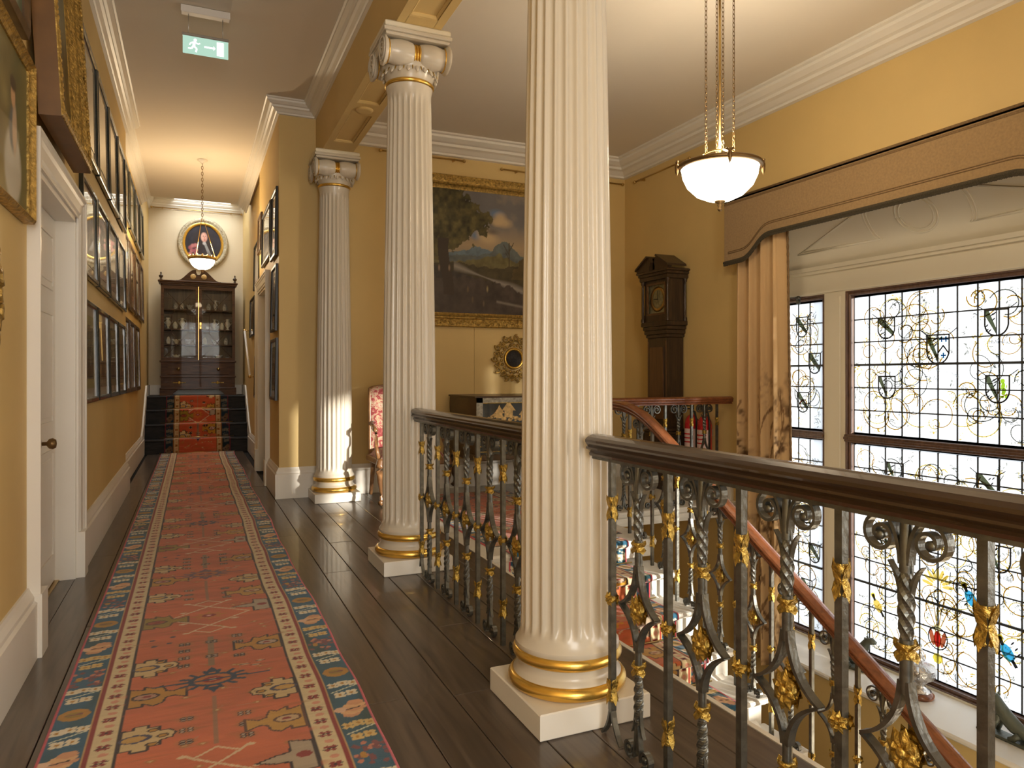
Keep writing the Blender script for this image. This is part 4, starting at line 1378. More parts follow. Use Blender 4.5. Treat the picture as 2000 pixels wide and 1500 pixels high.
heraldic(5.080, 1.655, .135, .185); heraldic(4.928, 1.310, .135, .185); heraldic(5.069, .945, .135, .185, 'chevron')
heraldic(4.177, 1.592, .155, .172); heraldic(3.726, 1.402, .182, .222, 'cross'); heraldic(3.283, 1.578, .165, .185, 'impaled')
heraldic(4.172, 1.100, .155, .180, 'impaled'); heraldic(3.276, 1.100, .165, .195, 'lion')
heraldic(4.096, .395, .150, .170, 'impaled'); heraldic(3.349, .395, .150, .170)
heraldic(4.930, -.45, .125, .17); heraldic(5.02, -.80, .125, .17); heraldic(3.269, -.115, .165, .19, 'impaled'); heraldic(4.16, -.15, .15, .17, 'impaled')

def bird(y, z, s, body):
    """little shield-shaped bird badge: dark bend, round gold eye, coloured body"""
    m = MB(); plate(m, [(y + s * .85, z + s * 1.1), (y + s * .50, z + s * 1.25), (y + s * .25, z + s * .55), (y + s * .50, z + s * .45)], XP - .001); plate(m, [(y - s * .25, z - s * .55), (y - s * .48, z - s * .40), (y - s * .85, z - s * .95), (y - s * .60, z - s * 1.1)], XP - .001)
    b = m.build('painted_bird_badge', MT['st_ink'], window_1)
    q = MB(); spot(q, y + s * .62, z + s * 1.05, s * .30, XP - .002, n=12); q.build('gold_eye', MT['st_yellow'], b)
    q = MB(); spot(q, y + s * .62, z + s * 1.05, s * .12, XP - .003, n=10); q.build('eye_pupil', MT['st_ink'], b)
    q = MB(); spot(q, y, z, s * .72, XP - .002, .66, 1.1, -.6, 14); q.build('bird_body', body, b)
    q = MB()
    for (a, c) in ((-.7, .5), (-.9, .1), (.7, -.2), (.5, -.6), (-.4, .9)): spot(q, y + a * s, z + c * s, s * .16, XP - .001, .4, 1.4, .7)
    q.build('ermine_spot', MT['st_ink'], b)
bird(4.255, -.74, .075, MT['st_ochre']); bird(3.465, -.455, .085, MT['st_blue']); bird(3.206, -.762, .085, MT['st_blue']); bird(3.70, -.05, .085, MT['st_white'])
m = MB(); pc = [(4.115 + .055 * math.cos(a), -.118 + .075 * math.sin(a)) for a in np.linspace(-PI / 2, PI / 2, 9)] + [(4.115 + .016 * math.cos(a), -.118 + .045 * math.sin(a)) for a in np.linspace(PI / 2, -PI / 2, 7)]
m2 = MB()
for k in range(8):
    a0, a1 = -PI / 2 + PI * k / 8, -PI / 2 + PI * (k + 1) / 8
    plate(m2, [(4.115 + .055 * math.cos(a0), -.118 + .08 * math.sin(a0)), (4.115 + .055 * math.cos(a1), -.118 + .08 * math.sin(a1)), (4.115 + .018 * math.cos(a1), -.118 + .05 * math.sin(a1)), (4.115 + .018 * math.cos(a0), -.118 + .05 * math.sin(a0))], XP - .002)
m2.build('red_crescent', MT['st_red'], window_1)
# pomegranate and its flower
cy, cz = 3.726, -.835
m = MB(); stroke(m, [(cy + .078 * math.cos(a), cz + .085 * math.sin(a)) for a in np.linspace(0, 2 * PI, 19)[:-1]], .008, XP - .001, True); pom = m.build('painted_pomegranate', MT['st_ink'], window_1)
m = MB()
for a in (-.046, .046): spot(m, cy + a, cz, .052, XP - .002, .38, 1.25, -a * 5, 14)
m.build('pomegranate_rind', stain('brown_glass', (0.28, .07, .03)), pom)
m = MB(); spot(m, cy, cz - .005, .055, XP - .003, .55, 1.15, 0, 14); m.build('pomegranate_seed', MT['st_red'], pom)
m = MB()
for a in (-.028, .028): stroke(m, [(cy + a * .4, cz + .07), (cy + a, cz), (cy + a * .5, cz - .07)], .007, XP - .004)
spot(m, cy, cz + .09, .028, XP - .002, 1.1, .7, 0, 10)
m.build('pomegranate_rib', MT['st_pale'], pom)
m = MB(); spot(m, cy, cz - .155, .042, XP - .002, 1, 1, 0, 7); m.build('yellow_bud', MT['st_yellow'], pom)
m = MB()
for a in (-.17, -.06, .06, .17): stroke(m, [(cy + a * .15, cz + .10), (cy + a * .45, cz + .22), (cy + a * 1.1, cz + .36)], .007)
m.build('flower_stem', MT['st_ochre'], pom)
m = MB()
for k in range(9):
    a = PI * (k + .5) / 9
    spot(m, cy + .085 * math.cos(a), -.44 + .10 * math.sin(a), .05, XP - .001, .28, 1, a - PI / 2, 8)
m.build('painted_flower', MT['st_ochre'], window_1)

# scrolls and foliage in silver stain and grey line (too fine to count)
rs = random.Random(5)
sc1 = MB(); sc2 = MB(); sc3 = MB(); sc4 = MB()
def curl(y, z, r, a0, turns, m, w=.0045):
    pts = []
    for k in range(17):
        t = k / 16
        a = a0 + turns * 2 * PI * t
        rr_ = r * (1 - .45 * t)
        pts.append((y + rr_ * math.cos(a), z + rr_ * math.sin(a)))
    stroke(m, pts, w, XP + .0005)
    return pts
def inside(y, z, pad=.01):
    for nm, (a, b, n) in LIGHTS.items():
        if a + pad < y < b - pad and ((ZU0 + pad < z < ZU1 - pad) or (ZL0 + pad < z < ZL1 - pad)): return True
    return False
def leafspray(y, z, s, m, n=7):
    a0 = rs.uniform(0, 6.28)
    for k in range(n):
        a = a0 + rs.uniform(-1.3, 1.3); d = s * rs.uniform(.3, 1)
        yy, zz = y + d * math.cos(a), z + d * math.sin(a)
        if inside(yy, zz): spot(m, yy, zz, s * rs.uniform(.10, .20), XP + .0006, .45, 1.3, a, 6)
for nm, (a, b, n) in LIGHTS.items():
    for (z0, z1) in ((ZU0, ZU1), (ZL0, ZL1)):
        cnt = int((b - a) * (z1 - z0) * 44)
        for k in range(cnt):
            y = rs.uniform(a + .1, b - .1); z = rs.uniform(z0 + .1, z1 - .1); r = rs.uniform(.05, min(.17, (b - a) * .4))
            y = min(max(y, a + r + .01), b - r - .01); z = min(max(z, z0 + r + .01), z1 - r - .01)
            pts = curl(y, z, r, rs.uniform(0, 6.28), rs.choice((-1, 1)) * rs.uniform(.5, 1.0), (sc1, sc2, sc1, sc4)[k % 4], rs.uniform(.005, .009))
            for q in pts[::6]:
                if rs.random() < .6: leafspray(q[0], q[1], .045, (sc1, sc2, sc3, sc4)[rs.randrange(4)])
        for k in range(int(cnt * 1.2)):
            y = rs.uniform(a + .03, b - .03); z = rs.uniform(z0 + .03, z1 - .03)
            leafspray(y, z, rs.uniform(.03, .07), (sc2, sc3, sc2, sc1)[k % 4], 9)
for m, mm in ((sc1, 'st_ochre'), (sc2, 'st_grey'), (sc3, 'st_grey'), (sc4, 'st_pale')):
    if m is sc3: continue
    o = m.build('painted_scrollwork', MT[mm], window_1); o['kind'] = 'stuff'
o = sc3.build('painted_foliage', MT['st_grey'], window_1); o['kind'] = 'stuff'

def text_plate(s, size, y, z, rot=0.0, m_='st_ink', parent=None, x=XP - .003):
    cu = bpy.data.curves.new('lettering', 'FONT'); cu.body = s; cu.size = size; cu.align_x = 'CENTER'; cu.align_y = 'CENTER'; cu.shear = .2
    o = bpy.data.objects.new('lettering', cu); COL.objects.link(o)
    dg = bpy.context.evaluated_depsgraph_get()
    me = bpy.data.meshes.new_from_object(o.evaluated_get(dg))
    bpy.data.objects.remove(o)
    me.transform(T(x, y, z) @ YZ @ RZ(rot)); me.materials.clear(); me.materials.append(MT[m_])
    return inst('lettering', me, parent if parent else window_1)
# banner over the flower
m = MB(); stroke(m, [(3.925, -.27), (3.93, -.20), (3.88, -.185), (3.80, -.245), (3.80, -.205), (3.735, -.205), (3.735, -.30), (3.66, -.23), (3.60, -.24), (3.575, -.29), (3.575, -.37), (3.63, -.36), (3.625, -.30)], .006)
stroke(m, [(3.925, -.27), (3.86, -.265), (3.76, -.345), (3.735, -.30)], .006); stroke(m, [(3.575, -.29), (3.50, -.27), (3.44, -.33), (3.445, -.42), (3.50, -.435), (3.535, -.40), (3.53, -.36), (3.575, -.37)], .006)
ban = m.build('painted_banner', MT['lead'], window_1)
text_plate('Robert', .042, 3.865, -.235, -.35, parent=ban); text_plate('de', .036, 3.765, -.245, 0, parent=ban); text_plate('true', .042, 3.665, -.27, -.1, parent=ban); text_plate('Turris', .042, 3.505, -.325, -.15, parent=ban); text_plate('foy', .032, 3.60, -.335, -.1, parent=ban)
text_plate('Hulland', .036, 3.283, 1.44); text_plate('Stathum', .038, 3.17, .95, -.03); text_plate('Sir Wm', .036, 3.37, .935, .12); text_plate('Kniveton', .034, 4.21, .965, 0); text_plate('Rossing', .036, 3.22, .87, -.02); text_plate('Ross Lesly', .034, 3.24, -.24, -.05)
for k, ch in enumerate('Amor Cito Nance Rymer'):
    a = math.radians(128 - 76 * k / 20)
    text_plate(ch, .036, 3.726 - .30 * math.cos(a), .99 + .30 * math.sin(a) - .05, a - PI / 2, 'st_grey')

# rear window (behind the viewer) that lets the low sun in
window_2 = tstruct('window_2')
m = MB()
m.box((XE + .3, RY0, RZ0), (XE + .36, RY0 + .06, RZ1)).box((XE + .3, RY1 - .06, RZ0), (XE + .36, RY1, RZ1)).box((XE + .3, RY0, RZ0), (XE + .36, RY1, RZ0 + .06)).box((XE + .3, RY0, RZ1 - .06), (XE + .36, RY1, RZ1)).box((XE + .3, RY0, 1.10), (XE + .36, RY1, 1.14)).box((XE + .3, -.80, RZ0), (XE + .36, -.74, RZ1))
m.build('window_frame', MT['white'], window_2)
added_fill_window = tstruct('added_fill_window')  # unseen south window, added so that fill light enters behind the camera
m = MB()
m.box((-.45, YS - .14, .6), (-.39, YS - .08, 3.2)).box((.89, YS - .14, .6), (.95, YS - .08, 3.2)).box((-.45, YS - .14, .6), (.95, YS - .08, .66)).box((-.45, YS - .14, 3.14), (.95, YS - .08, 3.2)).box((.22, YS - .14, .6), (.28, YS - .08, 3.2)).box((-.45, YS - .14, 1.87), (.95, YS - .08, 1.93))
m.build('window_frame', MT['white'], added_fill_window)

# ================================================================== PELMET AND CURTAIN
pel = thing('pelmet', 'long brown fabric pelmet with braid and dark fringe above the stair window', 'pelmet', (4.73, 3.726, 2.2))
def pel_bottom(y):
    d = abs(y - 3.726)             # 1.58 = end
    if d < .98: return 2.435
    t = (d - .98) / .40
    if t >= 1: return 2.255 - .006 * (d - 1.38) / .2
    return 2.435 - .18 * (t - math.sin(2 * PI * t) / (2 * PI) * .9)
HALF = 1.58
ysp = np.linspace(3.726 - HALF, 3.726 + HALF, 121)
PX = 4.53
v = []; f = []
n = len(ysp)
for xo in (PX, PX + .03):
    for y in ysp: v.append((xo, y, pel_bottom(y)))
    for y in ysp: v.append((xo, y, 2.83))
for i in range(n - 1):
    f.append((i, n + i, n + i + 1, i + 1)); f.append((2 * n + i, 2 * n + i + 1, 3 * n + i + 1, 3 * n + i)); f.append((i, i + 1, 2 * n + i + 1, 2 * n + i))
m = MB().add(v, f)
m.box((PX + .001, 3.726 - HALF, 2.255), (4.725, 3.726 - HALF + .03, 2.83)).box((PX + .001, 3.726 + HALF - .03, 2.255), (4.725, 3.726 + HALF, 2.83)).box((PX, 3.726 - HALF, 2.80), (4.725, 3.726 + HALF, 2.83))
po = m.build('pelmet_body', MT['pelmet'], pel); po.matrix_parent_inverse = pel.matrix_world.inverted()
po.location = (-4.73, -3.726, -2.2)
def pel_part(name, mb, mt):
    o = mb.build(name, mt, pel); o.location = (-4.73, -3.726, -2.2); return o
po.matrix_parent_inverse = Matrix()
pel_part('top_braid', MB().tube([(PX - .002, 3.726 - HALF, 2.822), (PX - .002, 3.726 + HALF, 2.822)], .010, 6).box((PX - .004, 3.726 - HALF, 2.775), (PX, 3.726 + HALF, 2.792)), MT['braid'])
lb = MB()
for o_ in (.075, .090):
    lb.tube([(PX - .001, y, pel_bottom(y) + o_) for y in ysp if abs(y - 3.726) < HALF - .05], .0042, 5)
pel_part('lower_braid', lb, MT['braid'])
fr = MB().tube([(PX - .004, y, pel_bottom(y) - .004) for y in ysp], .014, 6)
for i, y in enumerate(np.linspace(3.726 - HALF, 3.726 + HALF, 520)):
    z = pel_bottom(y)
    fr.box((PX - .010, y - .0022, z - .030 - .006 * ((i * 7) % 5) / 5), (PX + .004, y + .0022, z))
o = pel_part('fringe', fr, MT['fringe'])

NUc, NVc = 150, 230
R = Raster(np.linspace(0, 1, NUc), np.linspace(0, 1, NVc), (198, 164, 118))
n1 = vnoise(R.U * 4, R.V * 11, 71, 3, 1.0); n2 = vnoise(R.U * 30, R.V * 90, 72, 4, 1.0); n3 = vnoise(R.U * 12, R.V * 34, 75, 3, 1.0)
band = np.clip((n1 - .44) * 9, 0, 1) * np.clip((n3 - .42) * 5, 0, 1) * np.clip((.72 - R.V) * 6, 0, 1)
ink = band * np.clip((n2 - .46) * 6, 0, 1)
R.img = R.img * (1 - ink[..., None]) + lin((92, 66, 40)) * ink[..., None]
rc = random.Random(9)
for k in range(70):       # branches of the printed trees
    u, v_ = rc.random(), rc.uniform(.02, .55)
    pts = [(u, v_)]
    a = rc.uniform(1.0, 2.2)
    for j in range(5):
        a += rc.uniform(-.5, .5); u += .035 * math.cos(a); v_ += .018 * math.sin(a); pts.append((u, v_))
    R.path(pts, .009, (104, 74, 44), .75)
def curt(U, V):
    top = np.stack([U * 0 + 5.285 - U * .60]); bot = 5.335 - U * .72
    y = (5.285 - U * .60) * V + bot * (1 - V)
    fold = np.sin(U * 2 * PI * 4.2 + .8 + .5 * (1 - V)) + .35 * np.sin(U * 2 * PI * 9.0 + 1.3 + V)
    amp = .034 + .012 * (1 - V)
    x = 4.640 + amp * fold
    y = y + .012 * np.cos(U * 2 * PI * 4.2 + .8)
    return x, y, -1.36 + V * 3.86
me = R.mesh('curtain_cloth', MT['curtain'], curt)
cu = thing('curtain', 'beige toile-printed curtain hanging left of the stained glass window', 'curtain', (4.64, 5.0, -1.36))
o = inst('curtain_cloth', me, cu, (-4.64, -5.0, 1.36))
sm = o.modifiers.new('thickness', 'SOLIDIFY'); sm.thickness = .008
pts = []
for k in range(120):
    V = 1 - k / 119
    x, y, z = curt(np.array([1.0]), np.array([V]))
    pts.append((float(x[0]) - .004, float(y.ravel()[0]) - .006, float(z[0])))
rope = MB().tube(pts, [.008 if i % 2 else .011 for i in range(len(pts))], 6)
rope.build('edge_cord', MT['braid'], cu, (-4.64, -5.0, 1.36))

# ================================================================== PICTURES
def frame_mesh(w, h, fw, prof, name, mt):
    """picture in the XZ plane centred on the origin, facing -Y; prof (in-out t 0..1 from outer edge, proud)"""
    m = MB(); ring = []
    for (t, d) in prof:
        a = w / 2 - t * fw; b = h / 2 - t * fw
        ring.append([(-a, -d, -b), (a, -d, -b), (a, -d, b), (-a, -d, b)])
    v = [p for r_ in ring for p in r_]; f = []
    n = len(prof)
    for k in range(n - 1):
        for c in range(4):
            f.append((k * 4 + c, k * 4 + (c + 1) % 4, (k + 1) * 4 + (c + 1) % 4, (k + 1) * 4 + c))
    f.append((0, 3, 2, 1))
    m.add(v, f)
    return m.mesh(name, mt)

PLAINP = [(0, 0), (0, .022), (.15, .026), (.8, .026), (1, .018), (1, .006)]
def grid_picture(w, h, R_, mt, name, y=-.008):
    me = R_.mesh(name, mt, lambda U, V: ((U - .5) * w, U * 0 + y, (V - .5) * h))
    return me

def print_raster(seed):
    """small engraving or watercolour: a costumed figure or a view on toned paper"""
    rr = random.Random(seed)
    R = Raster(np.linspace(0, 1, 34), np.linspace(0, 1, 50), (rr.randint(150, 190), rr.randint(140, 172), rr.randint(110, 140)))
    base = [(70, 66, 52), (96, 78, 52), (60, 66, 70), (104, 84, 60), (74, 60, 46)][seed % 5]
    if seed % 2 == 0:
        R.rect(.12, .14, .88, .86, (150, 140, 112)); n = vnoise(R.U * 5, R.V * 6, seed, 4, 1.3)
        m = np.clip((n - .35 - .5 * (R.V - .4)) * 5, 0, 1) * ((R.U > .12) & (R.U < .88) & (R.V > .14) & (R.V < .86))
        R.img = R.img * (1 - m[..., None]) + lin(base) * m[..., None]
    else:
        R.rect(.14, .12, .86, .88, tuple(int(b * 1.5) for b in base))
        R.ell(.5, .36, .20, .26, base, soft=.2); R.ell(.5, .60, .13, .16, base, soft=.2); R.ell(.5, .74, .07, .06, (190, 150, 120)); R.ell(.5, .79, .09, .05, (50, 40, 34))
    return R
PRINTS = [print_raster(s) for s in range(10)]
_cache = {}
def framed_print(name, label, cat, loc, rz, w, h, mt, idx, group, mount=True, fw=.028, tilt=0.0):
    root = thing(name, label, cat, loc, rz, group)
    root.rotation_euler = (tilt, 0, rz)
    key = (round(w, 3), round(h, 3), mt.name, fw)
    if key not in _cache: _cache[key] = frame_mesh(w, h, fw, PLAINP, 'frame', mt)
    inst('frame', _cache[key], root)
    iw, ih = w - 2 * fw, h - 2 * fw
    k2 = (round(w, 3), round(h, 3), fw, 'mount')
    if mount:
        if k2 not in _cache: _cache[k2] = MB().box((-iw / 2, -.010, -ih / 2), (iw / 2, -.004, ih / 2)).mesh('mount', MT['mount'])
        inst('mount', _cache[k2], root)
        pw, ph = iw * .72, ih * .80
    else: pw, ph = iw, ih
    k3 = (round(pw, 3), round(ph, 3), idx % 10)
    if k3 not in _cache: _cache[k3] = grid_picture(pw, ph, PRINTS[idx % 10], MT['print'], 'print', -.0125)
    inst('print', _cache[k3], root)
    return root

LR = -PI / 2   # local -Y faces +X  (left wall);   +PI/2 -> faces -X
FL = PI / 2
ordn = ['first', 'second', 'third', 'fourth']
ncnt = 0
cols_n = [(5.11, 5.83), (5.88, 6.60), (6.65, 7.37), (7.42, 8.14)]
rows_n = [('lowest', 1.02, 1.69, 'greenframe'), ('middle', 1.83, 2.46, 'greenframe'), ('top', 2.62, 3.38, 'greenframe')]
for rn, z0, z1, fm in rows_n:
    for c, (y0, y1) in enumerate(cols_n):
        lab = 'dark green framed print, %s from the white door, %s row' % (ordn[c], rn)
        framed_print('framed_print', lab, 'picture', (XL + .004, (y0 + y1) / 2, (z0 + z1) / 2), FL, y1 - y0, z1 - z0, MT[fm], ncnt, 'framed prints on the left corridor wall', True, .034, math.radians(-1.0))
        ncnt += 1
cols_f = [(8.72, 9.50), (9.62, 10.40), (10.52, 11.30), (11.42, 12.10)]
rows_f = [('lower', 1.00, 1.86, 'brownframe'), ('middle', 1.98, 2.80, 'brownframe'), ('upper', 2.93, 3.62, 'greenframe')]
for rn, z0, z1, fm in rows_f:
    for c, (y0, y1) in enumerate(cols_f):
        if rn == 'lower' and c == 3: continue
        lab = 'dark framed picture, %s past the left wall break, %s row' % (ordn[c], rn)
        framed_print('framed_picture', lab, 'picture', (XLF + .004, (y0 + y1) / 2, (z0 + z1) / 2), FL, y1 - y0, z1 - z0, MT[fm], ncnt, 'framed pictures on the far left wall', True, .05, math.radians(-1.0))
        ncnt += 1
right = [(7.37, 7.86, 2.38, 3.06, 'black framed print highest and nearest the hall on the right corridor wall', XR), (7.98, 8.92, 2.46, 3.06, 'black framed print above the corridor doorway, nearer the hall', XR),
         (9.06, 9.50, 2.70, 3.16, 'small brown framed print above the far side of the corridor doorway', XR), (10.15, 11.05, 2.42, 3.06, 'tall black framed print high on the right wall beyond the doorway', XRF),
         (7.37, 7.84, 1.64, 2.30, 'black framed print at mid height between hall corner and doorway', XR), (7.37, 7.90, .95, 1.57, 'lowest black framed print between hall corner and doorway', XR),
         (10.05, 10.78, 1.58, 2.22, 'brown framed print at mid height just beyond the corridor doorway', XRF), (10.05, 10.95, .88, 1.48, 'lowest brown framed print just beyond the corridor doorway', XRF), (11.0, 11.85, 1.78, 2.36, 'black framed print at mid height nearest the corridor steps on the right', XRF)]
for i, (y0, y1, z0, z1, lab, xw) in enumerate(right):
    framed_print('framed_print', lab, 'picture', (xw - .004, (y0 + y1) / 2, (z0 + z1) / 2), -PI / 2, y1 - y0, z1 - z0, MT['black' if 'black' in lab else 'brownframe'], ncnt, 'framed prints on the right corridor wall', True, .032, math.radians(-1.0))
    ncnt += 1

# --- lady in white, upper portrait, deep gilt frame over the door
def canvas_raster(fn, nu=70, nv=70):
    R = Raster(np.linspace(0, 1, nu), np.linspace(0, 1, nv), (90, 84, 60)); fn(R); return R
def lady(R):
    n = vnoise(R.U * 4, R.V * 4, 5, 4, 1.2)
    R.img = lin((124, 112, 70)) * (0.55 + .8 * n[..., None])
    R.ell(.80, .5, .25, .6, (78, 84, 56), .7, .4)
    R.ell(.62, .22, .22, .24, (176, 172, 158), soft=.12); R.ell(.62, .46, .10, .14, (96, 100, 104), soft=.2); R.ell(.66, .48, .06, .16, (190, 164, 136), soft=.25)
    R.ell(.62, .68, .055, .075, (196, 156, 116), soft=.15); R.ell(.62, .76, .075, .05, (70, 60, 48), soft=.2)
    R.ell(.25, .35, .16, .2, (96, 82, 48), .7, .5)
lp = thing('portrait_painting', 'portrait of a lady in a white dress in a narrow gilt frame, left wall', 'painting', (XL + .004, 3.175, 2.155), FL, 'oil paintings on the left wall')
inst('frame', frame_mesh(.71, .66, .04, [(0, 0), (0, .035), (.3, .045), (.6, .03), (1, .022), (1, .01)], 'frame', MT['oldgold']), lp)
inst('canvas', grid_picture(.635, .585, canvas_raster(lady), MT['canvas'], 'canvas', -.015), lp)
def upper(R):
    n = vnoise(R.U * 3, R.V * 5, 15, 4, 1.2); R.img = lin((96, 108, 84)) * (0.6 + .8 * n[..., None]); R.ell(.75, .3, .12, .4, (168, 166, 146), .8, .4)
up = thing('portrait_painting', 'dark framed picture hung highest at the left edge, above the lady in white', 'painting', (XL + .004, 3.10, 2.90), FL, 'oil paintings on the left wall')
inst('frame', frame_mesh(.72, .68, .05, [(0, 0), (0, .03), (.5, .04), (1, .022), (1, .01)], 'frame', MT['brownframe']), up)
inst('canvas', grid_picture(.62, .58, canvas_raster(upper, 40, 40), MT['canvas'], 'canvas', -.014), up)
def bigscene(R):
    n = vnoise(R.U * 3, R.V * 4, 25, 5, 1.2)
    sky = np.clip((R.V - .45) * 3, 0, 1)[..., None]
    R.img = (lin((120, 118, 96)) * sky + lin((92, 74, 34)) * (1 - sky)) * (0.5 + .9 * n[..., None])
    for k in range(16):
        R.ell(random.Random(k).random(), random.Random(k + 50).uniform(.15, .5), .03, .08, (150, 120, 60) if k % 2 else (56, 44, 24), .6, .5)
    R.ell(.55, .38, .03, .09, (176, 156, 110), .8, .4)
dp = thing('landscape_painting', 'large dark painting in a deep ornate gilt frame hung above the white door', 'painting', (XL + .012, 4.075, 2.86), FL, 'oil paintings on the left wall')
dp.rotation_euler = (math.radians(-3.2), 0, FL)
dpw, dph = .96, 1.10
dpb = dpw + .006; dhb = dph + .006
MB().box((-dpb / 2, -.084, -dhb / 2), (dpb / 2, -.001, -dhb / 2 + .002)).box((-dpb / 2, -.084, dhb / 2 - .002), (dpb / 2, -.001, dhb / 2)).box((-dpb / 2, -.084, -dhb / 2 + .002), (-dpb / 2 + .002, -.001, dhb / 2 - .002)).box((dpb / 2 - .002, -.084, -dhb / 2 + .002), (dpb / 2, -.001, dhb / 2 - .002)).build('frame_box', MT['boxside'], dp)
if False: MB().box((-dpw / 2, -.084, -dph / 2), (dpw / 2, -.001, -dph / 2 + .02)).box((-dpw / 2, -.084, dph / 2 - .02), (dpw / 2, -.001, dph / 2)).box((-dpw / 2, -.084, -dph / 2), (-dpw / 2 + .02, -.001, dph / 2)).box((dpw / 2 - .02, -.084, -dph / 2), (dpw / 2, -.001, dph / 2)).build('frame_box', MT['boxside'], dp)
inst('frame', frame_mesh(dpw, dph, .13, [(0, 0), (0, .08), (.02, .088), (.10, .094), (.22, .090), (.45, .066), (.55, .062), (.62, .058), (.85, .034), (1, .026), (1, .02)], 'frame', MT['oldgold']), dp)
inst('canvas', grid_picture(dpw - .25, dph - .25, canvas_raster(bigscene), MT['canvas'], 'canvas', -.022), dp)
for z_, sx_ in ((dph / 2 - .03, 1), (-dph / 2 + .03, 1)):
    m = MB(); rr2 = random.Random(2)
    for k in range(46):
        m.sphere((-dpw / 2 + .02 + k * (dpw - .04) / 45, -.090, z_ + rr2.uniform(-.012, .012)), rr2.uniform(.008, .015), 6, 4, (1, .6, 1))
    m.build('carved_leafwork', MT['oldgold'], dp)
for x_ in (-dpw / 2 + .03, dpw / 2 - .03):
    m = MB(); rr2 = random.Random(3)
    for k in range(52):
        m.sphere((x_ + rr2.uniform(-.012, .012), -.090, -dph / 2 + .02 + k * (dph - .04) / 51), rr2.uniform(.008, .015), 6, 4, (1, .6, 1))
    m.build('carved_leafwork', MT['oldgold'], dp)

# --- the big landscape on the back wall
def landscape(R):
    U, V = R.U + 2.0, R.V
    n = vnoise(U * 3, V * 4, 33, 5, 1.3); n2 = vnoise(U * 7, V * 7, 34, 5, 1.3); n3 = vnoise(U * 16, V * 16, 36, 4, 1.3); n4 = vnoise(U * 5, V * 12, 39, 4, 1.3)
    sky = lin((110, 106, 104)) * (0.75 + .4 * n[..., None])
    warm = np.clip(1 - np.abs(V - .56) * 5.5, 0, 1)[..., None]
    sky = sky * (1 - warm * .8) + lin((176, 150, 112)) * warm * .8
    cl = np.clip((n2 - .50) * 6, 0, 1)[..., None] * np.clip((V - .5) * 4, 0, 1)[..., None]
    sky = sky * (1 - cl * .4) + lin((150, 134, 112)) * cl * .4
    R.img = sky
    U = R.U
    for (u, v, a, b) in ((.46, .74, .07, .055), (.66, .83, .07, .03), (.44, .64, .05, .03)):
        R.ell(u, v, a, b, (96, 120, 150), .9, .6)
    for (u, v, a, b) in ((.70, .80, .06, .04), (.74, .76, .08, .035), (.66, .76, .05, .03), (.52, .66, .07, .04), (.57, .62, .10, .04)):
        R.ell(u, v, a, b, (190, 164, 124), .85, .5)
    R.ell(.60, .68, .07, .02, (96, 84, 72), .7, .6)
    U, V = R.U, R.V
    def land(hfn, col, nz=.02):
        m = (V < hfn + (n2 - .5) * nz * 2 + (n3 - .5) * nz * 1.5).astype(float)[..., None]
        R.img = R.img * (1 - m) + lin(col) * (0.35 + 1.6 * (n3 * .6 + n4 * .4)[..., None]) * m
    land(.50 + .05 * np.exp(-((U - .48) / .16) ** 2), (92, 106, 116))
    land(.48 + .12 * np.exp(-((U - .76) / .15) ** 2), (84, 90, 88), .03)
    land(.43 + .06 * np.exp(-((U - .7) / .2) ** 2), (96, 88, 56), .03)
    land(.40 + .02 * np.sin(U * 8), (62, 54, 36), .02)
    rv_ = np.clip(1 - np.abs(V - (.385 - .24 * (U - .2))) / (.028 + .02 * np.sin(U * 9)), 0, 1) * (U > .2)
    land(.325 - .20 * (U - .3), (54, 48, 44), .02)
    R.img = R.img * (1 - .85 * rv_[..., None]) + lin((150, 142, 132)) * .85 * rv_[..., None]
    land(.30 - .22 * np.clip(U - .45, 0, 1), (64, 54, 48), .05)
    r2 = np.clip(1 - np.abs(V - (.10 - .12 * (U - .75))) / .016, 0, 1) * (U > .66)
    R.img = R.img * (1 - .7 * r2[..., None]) + lin((140, 132, 118)) * .7 * r2[..., None]
    # great trees on the left, scrub on the right
    tr = (U < .34 + .20 * np.sin((V - .55) * 7.5) * (V > .5) + (n2 - .5) * .5 + (n3 - .5) * .35 - np.clip(.62 - V, 0, 1) * .75) & (V > .42)
    t = tr.astype(float)[..., None]
    R.img = R.img * (1 - t) + lin((84, 76, 42)) * (0.1 + 1.9 * (n3 ** 1.5)[..., None]) * t
    tk = (np.abs(U - .12 - .03 * np.sin(V * 9)) < .055).astype(float)[..., None] * (V > .15)[..., None] * (V < .6)[..., None]
    R.img = R.img * (1 - tk) + lin((58, 46, 36)) * tk
    rt = (U > .93 - .06 * np.sin(V * 6) - (n2 - .5) * .25) & (V > .3) & (V < .78)
    t = rt.astype(float)[..., None]; R.img = R.img * (1 - t) + lin((84, 70, 42)) * (0.5 + .9 * n3[..., None]) * t
    for (a, b) in (((.80, .40), (.80, .60)), ((.80, .50), (.74, .58)), ((.80, .53), (.85, .60)), ((.80, .46), (.76, .52))): R.line(a, b, .008, (70, 58, 40), .9)
    for (u, v, c) in ((.155, .365, (170, 140, 110)), (.05, .36, (170, 140, 110)), (.56, .21, (176, 160, 110)), (.35, .20, (120, 100, 66)), (.40, .12, (110, 92, 66)), (.52, .09, (120, 104, 80))):
        R.ell(u, v, .009, .022, c, .6, .5)
lw, lh = 1.58, 1.34
lx, lz = 2.83, 2.53
lo = thing('landscape_painting', 'large river landscape with tall trees in a wide gilt frame on the back wall', 'painting', (lx, YB - .006, lz))
R = Raster(np.linspace(-.27, 1.19, 250), np.linspace(0, 1, 190), (90, 84, 60)); landscape(R)
inst('canvas', R.mesh('canvas', MT['canvas'], lambda U, V: (((U + .27) / 1.46 - .5) * lw, U * 0 - .03, (V - .5) * lh)), lo)
